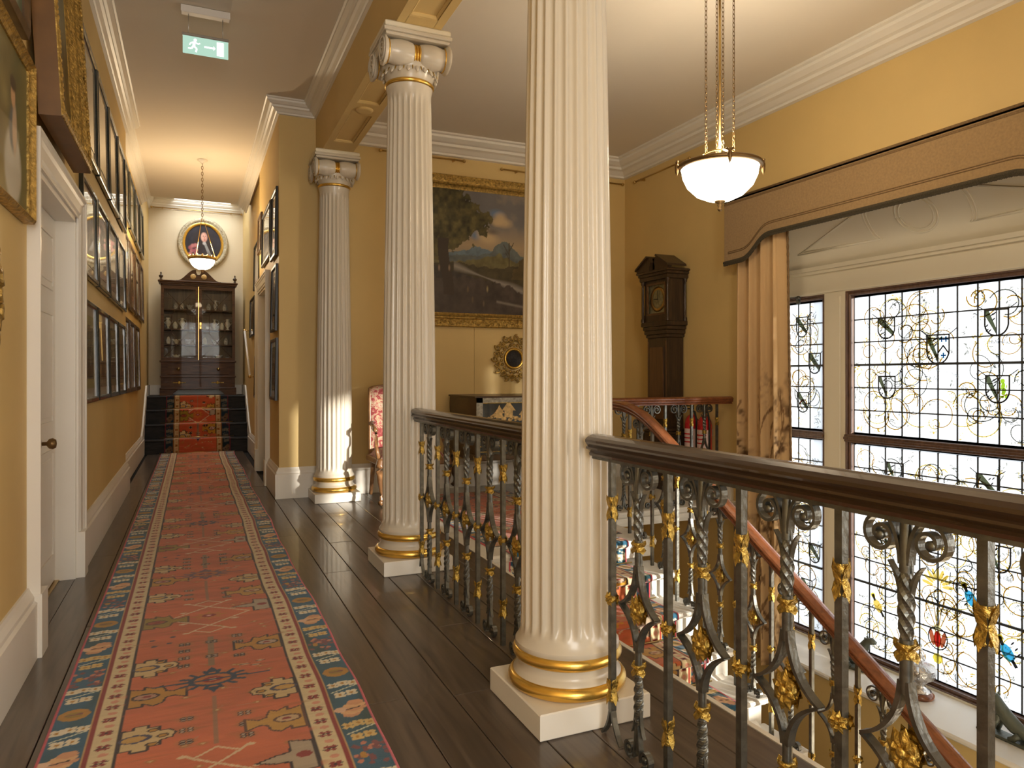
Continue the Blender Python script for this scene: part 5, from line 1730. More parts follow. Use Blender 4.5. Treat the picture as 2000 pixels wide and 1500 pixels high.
inst('frame', frame_mesh(lw + .28, lh + .28, .15, [(0, 0), (0, .05), (.05, .062), (.3, .066), (.55, .055), (.60, .075), (.70, .080), (.78, .06), (.9, .045), (1, .038), (1, .025)], 'frame', MT['oldgold']), lo)
m = MB(); rr2 = random.Random(8)
for sgn in (1, -1):
    for k in range(96):
        m.sphere((-(lw + .22) / 2 + k * (lw + .22) / 95, -.062, sgn * ((lh + .28) / 2 - .042 + rr2.uniform(-.022, .022))), rr2.uniform(.008, .016), 6, 4, (1.2, .8, 1))
    for k in range(80):
        m.sphere((sgn * ((lw + .28) / 2 - .042 + rr2.uniform(-.02, .02)), -.062, -(lh + .2) / 2 + k * (lh + .2) / 79), rr2.uniform(.008, .016), 6, 4, (1, .8, 1.2))
m.build('carved_leafwork', MT['oldgold'], lo)

# --- carved round gilt frames
def round_frame(loc, rz, label, r=.245):
    root = thing('carved_medallion', label, 'medallion', loc, rz, 'carved gilt medallions')
    m = MB(); rr3 = random.Random(4)
    for k in range(22):
        a = 2 * PI * k / 22
        R_ = r * (.84 + .10 * (k % 2))
        pts = []
        for j in range(13):
            t = j / 12 * 1.5 * 2 * PI * .75
            q = r * .16 * (1 - j / 16)
            pts.append((R_ * math.cos(a) + q * math.cos(a + t), -.02 - .012 * math.sin(j / 12 * PI), R_ * math.sin(a) + q * math.sin(a + t)))
        m.tube(pts, r * .040, 6, up=(0, 1, 0))
        m.sphere((r * .62 * math.cos(a + .14), -.022, r * .62 * math.sin(a + .14)), r * .075, 8, 6, (1, .7, 1))
    m.tube([(r * .80 * math.cos(2 * PI * j / 40), -.012, r * .80 * math.sin(2 * PI * j / 40)) for j in range(41)], r * .035, 6, up=(0, 1, 0))
    m.build('carved_wreath', MT['oldgold'], root)
    MB().lathe([(r * .36, 0), (r * .50, .018), (r * .47, .034), (r * .40, .036), (r * .37, .02)], 40, RX(PI / 2), cap=False).build('inner_ring', MT['goldsmooth'], root)
    MB().lathe([(.001, .022), (r * .39, .016), (r * .39, .0)], 32, RX(PI / 2)).build('medallion_centre', MT['velvet'], root)
    return root
round_frame((3.262, YB - .004, 1.385), 0, 'round carved gilt medallion on the back wall below the landscape')
round_frame((XL + .004, 2.80, 1.475), FL, 'round carved gilt medallion cut by the left picture edge', .225)

# --- oval portrait at the corridor end
ov = thing('oval_portrait', 'oval portrait of a bewigged sitter in a pale gilt frame at the corridor end', 'painting', (.165, YEND - .006, 3.54))
R = Raster(np.linspace(-1, 1, 90), np.linspace(-1, 1, 90), (44, 42, 50))
n = vnoise(R.U * 4 + 9, R.V * 4 + 9, 51, 4, 1.2); R.img *= (.6 + .8 * n)[..., None]
R.ell(-.05, .30, .44, .50, (44, 36, 36), soft=.3); R.ell(.30, .0, .28, .5, (50, 42, 40), soft=.3); R.ell(-.30, -.1, .25, .5, (46, 38, 38), soft=.3)
R.ell(.06, .34, .165, .25, (200, 148, 132), soft=.15); R.ell(.0, .36, .12, .2, (212, 166, 148), soft=.3)
for (u, v) in ((.01, .40), (.13, .39)): R.ell(u, v, .03, .018, (70, 44, 40))
R.ell(.06, .31, .03, .06, (186, 124, 108), soft=.4); R.ell(.07, .20, .06, .02, (150, 70, 66))
R.poly([(0, .08), (.14, .08), (.46, -.62), (.30, -.68)], (140, 140, 140)); R.ell(.06, .02, .09, .08, (176, 170, 168), soft=.3)
for k in range(14): R.ell(-.55 + .18 * math.cos(k), -.35 + .25 * math.sin(k * 1.7), .09, .09, (160, 86, 96) if k % 2 else (190, 124, 120), .9, .4)
R.ell(.05, -.75, .5, .3, (66, 52, 44), .7, .4)
ow, oh = .300, .335
me = R.mesh('canvas', MT['canvas'], lambda U, V: (np.where(U**2 + V**2 > 1, U / np.sqrt(U**2 + V**2 + 1e-9) * np.maximum(np.abs(U), np.abs(V)) ** 0 , U) * ow, U * 0 - .018, np.where(U**2 + V**2 > 1, V / np.sqrt(U**2 + V**2 + 1e-9), V) * oh))
inst('canvas', me, ov)
def oval_ring(prof, mt, name):
    m = MB(); n = 56; v = []; f = []
    for k in range(n):
        a = 2 * PI * k / n
        for (o_, d) in prof: v.append(((ow + o_) * math.cos(a), -d, (oh + o_) * math.sin(a)))
    q = len(prof)
    for k in range(n):
        for j in range(q - 1):
            f.append((k * q + j, ((k + 1) % n) * q + j, ((k + 1) % n) * q + j + 1, k * q + j + 1))
    m.add(v, f, True); return m.build(name, mt, ov)
oval_ring([(-.012, .012), (-.008, .030), (.022, .044), (.034, .040)], MT['goldsmooth'], 'inner_frame')
oval_ring([(.034, .040), (.045, .030), (.060, .046), (.095, .052), (.115, .036), (.118, 0)], mat('pale_carved_gilt', (.42, .36, .24), .5, metal=.3, bump=.9, bscale=50, var=.4, vscale=40), 'outer_frame')

# --- brass picture rods
def rod(name, label, p, q, brackets=2, hang=()):
    root = thing(name, label, 'picture rail', p)
    d = Vector(q) - Vector(p)
    MB().tube([(0, 0, 0), tuple(d)], .009, 8).build('rod', MT['brass'], root)
    for e in (Vector((0, 0, 0)), d):
        MB().sphere(tuple(e), .019, 10, 8).lathe([(.012, -.012), (.017, 0), (.012, .012)], 10, T(*e)).build('finial', MT['brass'], root)
    for t in np.linspace(.12, .88, brackets):
        b = d * t
        nrm = Vector((d.y, -d.x, 0)).normalized()
        wall = {'b': Vector((0, 1, 0))}.get('b')
        MB().box((b.x - .006, b.y - .006, b.z - .012), (b.x + .006, b.y + .06, b.z + .012)).build('bracket', MT['brass'], root) if abs(d.x) > abs(d.y) else MB().box((b.x - .006, b.y - .006, b.z - .012), (b.x + .06, b.y + .006, b.z + .012)).build('bracket', MT['brass'], root)
    return root
rod('picture_rod', 'brass picture rod above the big landscape, ending left of the near column', (1.75, YB - .06, 3.50), (2.66, YB - .06, 3.50))
rod('picture_rod', 'brass picture rod on the back wall by the clock corner', (3.1, YB - .06, 3.465), (4.66, YB - .06, 3.465))
rod('picture_rod', 'brass picture rod on the window wall above the clock', (XE - .06, 7.0, 3.435), (XE - .06, 6.0, 3.435))
rod('picture_rod', 'brass picture rod above the oval portrait', (XLF + .05, YEND - .06, 4.11), (XRF - .03, YEND - .06, 4.11))
MB().box((2.800, YB - .006, .99), (2.806, YB, 1.82)).box((2.815, YB - .004, .99), (2.819, YB, 1.82))
tag(MB().bbox((2.796, YB - .010, .985), (2.808, YB - .001, 1.80), .002).build('wall_cable', MT['wall']), 'thin painted cable running down the wall under the landscape painting', 'cable')
hr = thing('wall_handrail', 'short white rail with brass ends beside the corridor steps', 'handrail', (XRF - .07, 11.15, 1.18))
MB().tube([(0, 0, 0), (0, 1.15, .74)], .016, 10).build('rail', MT['plastic'], hr)
for t in (0, 1): MB().sphere((0, t * 1.15, t * .74), .026, 10, 8).tube([(0, t * 1.15, t * .74), (.07, t * 1.15, t * .74)], .008, 6).build('rail_end', MT['brass'], hr)

# ================================================================== LAMPS AND SIGN
def chain_mesh(L_, link_l, r, wire):
    m = MB(); n = int(L_ / (link_l * .78))
    for k in range(n):
        z = L_ - (k + .5) * L_ / n
        pts = []
        for j in range(13):
            a = 2 * PI * j / 12
            pts.append((r * math.cos(a), 0, link_l / 2 * math.sin(a)))
        m.tube(pts, wire, 5, cap=False, up=(0, 1, 0), M=T(0, 0, z) @ RZ(PI / 2 * (k % 2)))
    return m
bowl_glass = None
def bowl_lamp(loc, R_, ztop, label, four=True):
    """loc: rim centre; ztop: ceiling height"""
    root = thing('pendant_lamp', label, 'lamp', loc, group='glass bowl pendant lamps')
    prof = [(.012, -R_ * .86), (R_ * .30, -R_ * .83), (R_ * .58, -R_ * .70), (R_ * .80, -R_ * .48), (R_ * .91, -R_ * .24), (R_ * .94, -R_ * .05), (R_ * .97, 0)]
    MB().lathe(prof, 40, cap=False).build('glass_bowl', MT['lampglow'], root)
    MB().lathe([(R_ * .95, -.014), (R_ * 1.02, -.010), (R_ * 1.05, .004), (R_ * 1.01, .014), (R_ * .95, .010)], 48, cap=False).build('rim_band', MT['darkbrass'], root)
    MB().lathe([(.001, -R_ * 1.12), (.010, -R_ * 1.10), (.016, -R_ * 1.06), (.008, -R_ * 1.02), (.018, -R_ * .97), (.012, -R_ * .93), (.034, -R_ * .875), (.030, -R_ * .85)], 16).build('finial', MT['darkbrass'], root)
    if four:
        MB().lathe([(R_ * .36, .075), (R_ * .38, .080), (R_ * .36, .086)], 32, cap=False).lathe([(R_ * .30, .055), (R_ * .32, .060), (R_ * .30, .066)], 32, cap=False).build('crown_ring', MT['brass'], root)
        for k in range(4):
            a = PI / 4 + PI / 2 * k + .3
            c, s = math.cos(a), math.sin(a)
            m = MB().tube([(R_ * 1.0 * c, R_ * 1.0 * s, 0), (R_ * .7 * c, R_ * .7 * s, .045), (R_ * .36 * c, R_ * .36 * s, .08)], .005, 6)
            m.build('rim_arm', MT['brass'], root)
            b = MB().tube([((R_ * 1.06) * c - .022 * s, R_ * 1.06 * s + .022 * c, .035), (R_ * 1.06 * c, R_ * 1.06 * s, .02), ((R_ * 1.06) * c + .022 * s, R_ * 1.06 * s - .022 * c, .035)], .008, 6)
            b.lathe([(.001, -.055), (.011, -.03), (.013, .01), (.006, .035)], 8, T(R_ * 1.06 * c, R_ * 1.06 * s, 0))
            b.build('rim_mount', MT['darkbrass'], root)
            ch = chain_mesh(ztop - loc[2] - .085, .034, .0075, .0022)
            ch.build('chain', MT['darkbrass'], root, (R_ * .34 * c, R_ * .34 * s, .083))
        MB().tube([(0, 0, .06), (0, 0, ztop - loc[2])], .008, 8).build('flex', MT['brass'], root)
        MB().lathe([(.001, 0), (.10, -.005), (.11, -.02), (.10, -.035), (.02, -.05)][::-1], 24, T(0, 0, ztop - loc[2])).build('ceiling_rose', MT['darkbrass'], root)
    else:
        m = MB()
        for k in range(16):
            a = 2 * PI * k / 16
            m.lathe([(.001, .034), (.010, .026), (.006, .012), (.012, .0)][::-1], 6, T(R_ * 1.0 * math.cos(a), R_ * 1.0 * math.sin(a), .01))
        m.lathe([(R_ * .96, -.008), (R_ * 1.06, .0), (R_ * 1.03, .022), (R_ * .97, .026)], 36, cap=False)
        m.build('gilt_coronet', MT['gold'], root)
        for k in range(3):
            a = 2 * PI * k / 3
            MB().tube([(R_ * .97 * math.cos(a), R_ * .97 * math.sin(a), .02), (.012 * math.cos(a), .012 * math.sin(a), .50)], .004, 6).build('hanger_rod', MT['brass'], root)
        ch = chain_mesh(ztop - loc[2] - .50, .046, .011, .0032); ch.build('chain', MT['darkbrass'], root, (0, 0, .49))
        MB().lathe([(.015, -.05), (.03, -.03), (.06, -.015), (.062, 0)], 20, T(0, 0, ztop - loc[2])).build('ceiling_rose', MT['white'], root)
    return root
lamp1 = (3.0, 3.555, 2.50)
bowl_lamp(lamp1, .25, ZH, 'large lit glass bowl pendant lamp hanging on four chains over the stairs', True)
add_light('stair_lamp_light', 'POINT', (lamp1[0], lamp1[1], lamp1[2] + .10), 29.0, (1.0, .83, .60), shadow_soft_size=.10)
add_light('stairwell_fill_light', 'POINT', (4.0, 1.6, -1.5), 30.0, (1.0, .86, .66), shadow_soft_size=.25)  # added fill to brighten the stairwell from below, no lamp hangs here
lamp2 = (.105, 9.67, 2.64)
bowl_lamp(lamp2, .155, ZC, 'small lit glass bowl pendant lamp with gilt coronet in the corridor', False)
add_light('corridor_lamp_light', 'POINT', (lamp2[0], lamp2[1], lamp2[2] + .07), 36.0, (1.0, .76, .47), shadow_soft_size=.07)

sg = thing('exit_sign', 'illuminated green exit sign with running figure hanging from the corridor ceiling', 'sign', (.085, 5.69, 3.53))
MB().bbox((-.165, -.03, .285), (.165, .03, .338), .004).build('ceiling_box', MT['plastic'], sg)
for x in (-.115, .115): MB().tube([(x, 0, .145), (x, 0, .29)], .0025, 6).build('hanger_wire', MT['steel'], sg)
MB().bbox((-.158, -.012, .125), (.158, .012, .145), .003).build('top_channel', MT['steel'], sg)
MB().bbox((-.153, -.006, 0), (.153, .006, .126), .002).build('sign_panel', MT['signglow'], sg)
def flat_sign(m, pts): m.add([(x, -.0075, z) for x, z in pts], [tuple(range(len(pts)))])
m = MB(); flat_sign(m, [(.075, .012), (.122, .012), (.122, .112), (.075, .112)]); m.build('door_symbol', MT['signwhite'], sg)
m = MB(); flat_sign(m, [(-.010, .056), (.050, .056), (.050, .068), (-.010, .068)]); flat_sign(m, [(.052, .045), (.066, .062), (.052, .079)]); m.build('arrow_symbol', MT['signwhite'], sg)
m = MB(); flat_sign(m, [(-.070 + .011 * math.cos(a), .100 + .011 * math.sin(a)) for a in np.linspace(0, 2 * PI, 11)[:-1]])
for p, q, w in (((-.076, .088), (-.080, .055), .018), ((-.080, .056), (-.060, .040), .012), ((-.060, .040), (-.066, .014), .011), ((-.082, .056), (-.096, .036), .012), ((-.096, .036), (-.118, .036), .010), ((-.074, .086), (-.050, .074), .009), ((-.050, .074), (-.038, .082), .008), ((-.078, .084), (-.100, .076), .009), ((-.100, .076), (-.108, .060), .008)):
    d = Vector((q[0] - p[0], q[1] - p[1])).normalized(); s = Vector((-d.y, d.x)) * w / 2
    flat_sign(m, [(p[0] + s.x, p[1] + s.y), (p[0] - s.x, p[1] - s.y), (q[0] - s.x, q[1] - s.y), (q[0] + s.x, q[1] + s.y)])
m.build('running_figure', MT['signwhite'], sg)

# ================================================================== FURNITURE
# --- longcase clock against the window wall (local: front -Y, placed facing -X)
ck = thing('longcase_clock', 'tall dark oak longcase clock with square dial standing in the landing corner', 'clock', (XE - .125, 6.335, 0), -PI / 2)
m = MB().bbox((-.235, -.115, .06), (.235, .115, .58), .005).bbox((-.250, -.122, 0), (.250, .118, .07), .005).bbox((-.225, -.112, .58), (.225, .112, .61), .008).bbox((-.200, -.108, .61), (.200, .110, .645), .008)
m.build('base', MT['oak'], ck)
m = MB().bbox((-.172, -.098, .64), (.172, .112, 1.60), .006)
tr = m.build('trunk', MT['oak'], ck)
MB().bbox((-.118, -.110, .74), (.118, -.096, 1.50), .006).build('trunk_door', MT['oakpanel'], tr)
for sx in (-1, 1): MB().lathe([(.014, .68), (.012, .72), (.012, 1.52), (.014, 1.56)], 12, T(sx * .158, -.090, 0)).build('quarter_column', MT['oakpanel'], tr)
m = MB()
for i, (w, d, z0, z1) in enumerate(((.185, .110, 1.60, 1.635), (.200, .122, 1.635, 1.68), (.215, .130, 1.68, 1.72), (.235, .140, 1.72, 1.77))):
    m.bbox((-w, -d, z0), (w, .118, z1), .006)
m.build('hood_moulding', MT['oak'], ck)
hd = MB().box((-.215, -.068, 1.77), (.215, .116, 2.255)).box((-.214, -.105, 1.85), (-.170, -.0681, 2.17)).box((.170, -.105, 1.85), (.214, -.0681, 2.17)).box((-.214, -.112, 1.771), (.214, -.0681, 1.85)).box((-.214, -.112, 2.17), (.214, -.0681, 2.254))
hood = hd.build('hood', MT['oak'], ck)
MB().box((-.169, -.085, 1.851), (.169, -.0685, 2.169)).build('dial', MT['dial'], hood)
m = MB().lathe([(.100, 0), (.135, .001), (.135, .006), (.100, .006)], 36, T(0, -.086, 2.01) @ RX(PI / 2), cap=False)
m.build('chapter_ring', MT['brass'], hood)
MB().box((-.004, -.096, 2.0), (.004, -.093, 2.10)).box((-.065, -.097, 2.006), (.01, -.094, 2.014)).build('clock_hand', MT['black'], hood)
MB().box((-.170, -.116, 1.84), (-.150, -.098, 2.18)).box((.150, -.116, 1.84), (.170, -.098, 2.18)).box((-.150, -.116, 1.84), (.150, -.098, 1.86)).box((-.150, -.116, 2.16), (.150, -.098, 2.18)).build('hood_door', MT['oakpanel'], hood)
for sx in (-1, 1):
    for yy in (-.125, .095):
        MB().lathe([(.022, 1.77), (.022, 1.80), (.014, 1.815), (.016, 1.90), (.014, 2.14), (.013, 2.17), (.020, 2.18), (.022, 2.21)], 14, T(sx * .222, yy, 0)).build('hood_column', MT['oak'], hood)
m = MB().bbox((-.250, -.150, 2.21), (.250, .118, 2.255), .006).bbox((-.262, -.160, 2.255), (.262, .118, 2.285), .006).bbox((-.280, -.175, 2.285), (.280, .118, 2.312), .008)
m.build('hood_cornice', MT['oak'], hood)
m = MB()
XZ = Matrix(((1, 0, 0, 0), (0, 0, 1, 0), (0, 1, 0, 0), (0, 0, 0, 1)))
for sx in (-1, 1):
    pl = [(sx * .285, 2.312), (sx * .05, 2.312), (sx * .05, 2.35), (sx * .035, 2.40), (sx * .06, 2.45), (sx * .09, 2.455), (sx * .285, 2.335)]
    if sx < 0: pl = pl[::-1]
    m.prism(pl, -.165, -.12, XZ)
    m.prism([(sx * .295, 2.33), (sx * .290, 2.352), (sx * .085, 2.472), (sx * .075, 2.455)] if sx > 0 else [(sx * .295, 2.33), (sx * .290, 2.352), (sx * .085, 2.472), (sx * .075, 2.455)][::-1], -.185, .06, XZ)
m.build('broken_pediment', MT['oak'], hood)

# --- two fire extinguishers on the wall right of the clock
def extinguisher(y, label):
    r = thing('fire_extinguisher', label, 'extinguisher', (XE - .085, y, .30), -PI / 2, 'red fire extinguishers')
    MB().lathe([(.045, 0), (.070, .012), (.072, .03), (.072, .40), (.064, .45), (.040, .485), (.020, .50), (.018, .52)], 24).build('cylinder', MT['red'], r)
    MB().lathe([(.0735, .16), (.0735, .36)], 24, cap=False, arc=PI * .9, M=RZ(-PI * .95)).build('label_panel', MT['paper'], r)
    for z in (.22, .26, .30):
        MB().lathe([(.0742, z), (.0742, z + .014)], 20, cap=False, arc=PI * .7, M=RZ(-PI * .85)).build('label_line', MT['red'], r)
    MB().lathe([(.020, .515), (.022, .53), (.016, .555)], 12).build('valve', MT['brass'], r)
    MB().box((-.012, -.075, .555), (.012, .02, .566)).box((-.012, -.065, .585), (.012, .02, .596)).box((-.010, .0, .55), (.010, .02, .596)).build('lever', MT['black'], r)
    MB().tube([(.015, 0, .54), (.06, -.01, .53), (.085, -.01, .45), (.085, -.01, .12)], .010, 8).build('hose', MT['black'], r)
    MB().box((-.03, .05, .30), (.03, .083, .36)).build('wall_bracket', MT['steel'], r)
extinguisher(5.93, 'red fire extinguisher beside the clock, left of the pair')
extinguisher(5.73, 'red fire extinguisher nearer the curtain, right of the pair')

# --- upholstered armchair
def floral_mat():
    m, nt, b = new_mat('red_floral_fabric'); N, L = nt.nodes, nt.links
    tc = N.new('ShaderNodeTexCoord'); nz = N.new('ShaderNodeTexNoise'); nz.inputs['Scale'].default_value = 13; nz.inputs['Detail'].default_value = 3; nz.inputs['Distortion'].default_value = 2.2
    L.new(tc.outputs['Object'], nz.inputs['Vector'])
    rp = N.new('ShaderNodeValToRGB'); rp.color_ramp.interpolation = 'CONSTANT'
    e = rp.color_ramp.elements; e[0].position = 0; e[0].color = (.22, .03, .03, 1); e[1].position = .44; e[1].color = (.32, .08, .07, 1)
    q = e.new(.50); q.color = (.38, .29, .18, 1); q = e.new(.60); q.color = (.33, .10, .09, 1); q = e.new(.66); q.color = (.40, .32, .22, 1)
    L.new(nz.outputs['Fac'], rp.inputs['Fac']); L.new(rp.outputs['Color'], b.inputs['Base Color'])
    b.inputs['Roughness'].default_value = .85; b.inputs['Sheen Weight'].default_value = .3
    return m
MT['floral'] = floral_mat()
ch = thing('armchair', 'carved walnut armchair with red floral upholstery against the back wall', 'chair', (1.88, 6.76, .010))
def cabriole(x, y, sx, sy, z1, back=False):
    if back: pts = [(x, y, z1), (x, y + .02, .25), (x + sx * .01, y + .06, .02)]; rd = [.026, .022, .018]
    else: pts = [(x, y, z1), (x + sx * .018, y - .020, z1 - .07), (x + sx * .012, y - .012, .22), (x - sx * .008, y + .006, .10), (x - sx * .004, y - .006, .035), (x + sx * .012, y - .030, .026)]; rd = [.034, .036, .024, .017, .016, .024]
    P = []; Rr = []
    for i in range(len(pts) - 1):
        for t in np.linspace(0, 1, 5)[:-1]:
            P.append(tuple(np.array(pts[i]) * (1 - t) + np.array(pts[i + 1]) * t)); Rr.append(rd[i] * (1 - t) + rd[i + 1] * t)
    P.append(pts[-1]); Rr.append(rd[-1])
    return MB().tube(P, Rr, 10)
for sx in (-1, 1):
    cabriole(sx * .315, -.30, sx, -1, .42).build('leg', MT['chairwood'], ch)
    cabriole(sx * .27, .20, sx, 1, .42, True).build('leg', MT['chairwood'], ch)
MB().bbox((-.335, -.32, .35), (.335, -.27, .42), .01).bbox((-.30, .18, .36), (.30, .23, .42), .01).bbox((-.335, -.30, .36), (-.29, .22, .42), .01).bbox((.29, -.30, .36), (.335, .22, .42), .01).build('seat_rail', MT['chairwood'], ch)
def cushion(u, v):
    a = (u - .5) * 2; b = (v - .5) * 2
    h = (1 - abs(a) ** 4) * (1 - abs(b) ** 4)
    return (a * .315, -.055 + b * .245, .42 + .085 * h ** .5)
MB().grid(cushion, 18, 18).box((-.315, -.30, .40), (.315, .19, .425)).build('seat', MT['floral'], ch)
def backp(u, v, s=1):
    a = (u - .5) * 2; b = v
    h = (1 - abs(a) ** 6) * (1 - abs(2 * b - 1) ** 6)
    w = .300 - .015 * b
    return (a * w, .20 + .085 * b - s * (.012 + .04 * h ** .5), .46 + .63 * b - .03 * abs(a) ** 3 * b)
m = MB().grid(lambda u, v: backp(u, v, 1), 16, 18); m.grid(lambda u, v: backp(1 - u, v, -.3), 16, 18)
m.build('backrest', MT['floral'], ch)
MB().tube([backp(0, t, .1) for t in np.linspace(-.08, 1, 12)] + [backp(t, 1, .1) for t in np.linspace(0, 1, 12)] + [backp(1, t, .1) for t in np.linspace(1, -.08, 12)], .016, 8).build('back_frame', MT['chairwood'], ch)
for sx in (-1, 1):
    MB().tube([(sx * .285, .20, .72), (sx * .315, .08, .735), (sx * .335, -.08, .705), (sx * .345, -.19, .690), (sx * .338, -.225, .675), (sx * .335, -.205, .655)], [.018, .019, .020, .024, .022, .012], 8).tube([(sx * .335, -.18, .69), (sx * .322, -.15, .60), (sx * .335, -.21, .52), (sx * .322, -.24, .42)], [.018, .016, .018, .022], 8).build('arm', MT['chairwood'], ch)
    MB().sphere((sx * .325, -.02, .742), .03, 10, 8, (.8, 2.6, .6)).build('arm_pad', MT['floral'], ch)

# --- lacquer chest on stand
lc = thing('lacquer_chest', 'dark lacquer chest with gilt chinoiserie panel on a stand by the back wall', 'chest', (3.10, 6.855, .008))
MT['lacq'] = mat('dark_lacquer', (.035, .045, .05), .22, coat=.5, var=.5, vscale=5)
MT['lacqside'] = wood('chest_side', (.05, .026, .010), (.10, .055, .022), .4, 3, (6, 1, 2), .2)
m = MB().bbox((-.60, -.385, .42), (.60, .385, .975), .004); m.build('case', MT['lacqside'], lc)
MB().bbox((-.615, -.40, .972), (.615, .39, .99), .004).build('lid', MT['lacqside'], lc)
MB().box((-.60, -.392, .42), (.60, -.384, .972)).build('front_panel', MT['lacq'], lc)
b_ = MB()
for (a, c, d, e) in ((-.60, .44, .935, .970), (-.60, .44, .42, .44)): pass
b_.box((-.60, -.397, .925), (.60, -.391, .972)).box((-.60, -.397, .60), (.60, -.391, .64)).box((-.60, -.397, .60), (-.535, -.391, .972)).box((.535, -.397, .60), (.60, -.391, .972))
b_.build('silvered_border', mat('silvered_border', (.34, .33, .28), .35, metal=.5, var=.4, vscale=40, bump=.4, bscale=60), lc)
g = MB()
for z in (.445, .495, .50, .55, .585): g.box((-.585, -.3975, z), (.585, -.391, z + .006))
g.box((-.53, -.3985, .918), (.53, -.391, .925)).box((-.53, -.3985, .64), (.53, -.391, .647))
g.build('gilt_line', MT['gold'], lc)
MT['ivory'] = mat('painted_gold_ivory', (.62, .43, .18), .4, metal=.2, var=.3, vscale=40)
def flatxz(m, pts, y): m.add([(x, y, z) for x, z in pts], [tuple(range(len(pts)))])
g = MB()
for (x, z, s) in ((-.36, .82, .055), (-.26, .845, .075), (-.10, .80, .05), (.12, .84, .06)):
    flatxz(g, [(x - s, z), (x + s, z), (x + s * .3, z + s * .9), (x, z + s * 1.5), (x - s * .3, z + s * .9)], -.3935)
    flatxz(g, [(x - s * .6, z - s * .9), (x + s * .6, z - s * .9), (x + s * .6, z), (x - s * .6, z)], -.3935)
rr4 = random.Random(12)
for k in range(60):
    x, z = rr4.uniform(-.5, .5), rr4.uniform(.66, .80); s = rr4.uniform(.006, .022)
    flatxz(g, [(x + s * math.cos(a) * 1.4, z + s * math.sin(a)) for a in np.linspace(0, 2 * PI, 8)[:-1]], -.3932)
o_ = g.build('chinoiserie_scene', MT['ivory'], lc); o_['kind'] = 'stuff'
MB().bbox((-.62, -.40, .36), (.62, .39, .42), .008).build('stand_rail', MT['lacqside'], lc)
for sx in (-1, 1):
    for sy in (-1, 1):
        x, y = sx * .57, sy * .345
        MB().tube([(x, y, .37), (x + sx * .012, y + sy * .015, .30), (x, y, .15), (x - sx * .006, y, .06), (x + sx * .012, y + sy * .012, .028)], [.034, .036, .024, .018, .026], 8).build('leg', MT['lacqside'], lc)

# --- glazed bureau cabinet at the corridor end
cx0, cx1, cy0, cy1, cz = -.490, .665, 13.33, 13.80, 4 * RISE
cab = thing('glazed_cabinet', 'tall mahogany glazed cabinet with swan neck pediment at the top of the steps', 'cabinet', ((cx0 + cx1) / 2, cy0, cz))
hwc = (cx1 - cx0) / 2; dp_ = cy1 - cy0
H0, H1, H2, H3 = .10, .30, .59, 1.88      # feet, plinth drawer, drawer, top of glazed part
for sx in (-1, 1):
    m = MB()
    m.prism([(sx * (hwc + .02), 0), (sx * (hwc - .16), 0), (sx * (hwc - .19), .04), (sx * (hwc - .25), .085), (sx * (hwc - .25), .10), (sx * (hwc + .02), .10)] if sx < 0 else [(sx * (hwc + .02), .10), (sx * (hwc - .25), .10), (sx * (hwc - .25), .085), (sx * (hwc - .19), .04), (sx * (hwc - .16), 0), (sx * (hwc + .02), 0)], -.03, .06, XZ)
    m.box((sx * (hwc - .06), .06, 0), (sx * (hwc + .0), dp_, .10))
    m.build('bracket_foot', MT['mahog'], cab)
MB().bbox((-hwc - .02, -.03, .10), (hwc + .02, dp_, .13), .006).bbox((-hwc, -.01, .13), (hwc, dp_, H1), .004).bbox((-hwc - .015, -.025, H1), (hwc + .015, dp_, H1 + .03), .006).box((-hwc, 0, H1 + .03), (hwc, dp_, H2 - .03)).bbox((-hwc - .02, -.03, H2 - .03), (hwc + .02, dp_, H2), .006).build('lower_case', MT['mahog'], cab)
MB().bbox((-hwc + .10, -.016, H1 + .05), (hwc - .10, .002, H2 - .05), .004).build('drawer', MT['mahog'], cab)
for sx in (-1, 1):
    MB().lathe([(.024, 0), (.028, .006), (.012, .012), (.010, .02), (.016, .028), (.001, .032)], 14, T(sx * .31, -.016, .445) @ RX(PI / 2)).build('drawer_knob', MT['brass'], cab)
    q = MB()
    for k in range(-4, 5): q.sphere((sx * .30 + k * .022, -.012, .215), .012 if k else .024, 6, 4, (1, .2, .8 if k else 1.2))
    q.build('inlay_scroll', MT['gold'], cab)
m = MB().box((-hwc, 0, H2), (-hwc + .02, dp_, H3)).box((hwc - .02, 0, H2), (hwc, dp_, H3)).box((-hwc, 0, H3 - .02), (hwc, dp_, H3)).box((-hwc, 0, H2), (hwc, dp_, H2 + .012))
m.build('upper_case', MT['mahog'], cab)
MB().box((-hwc + .02, dp_ - .02, H2), (hwc - .02, dp_ - .008, H3 - .02)).build('cabinet_back', MT['mahogback'], cab)
shelf_z = [H2 + .012, .87, 1.13, 1.46]
for z in shelf_z[1:]: MB().box((-hwc + .02, .07, z - .018), (hwc - .02, dp_ - .02, z)).build('shelf', MT['mahog'], cab)
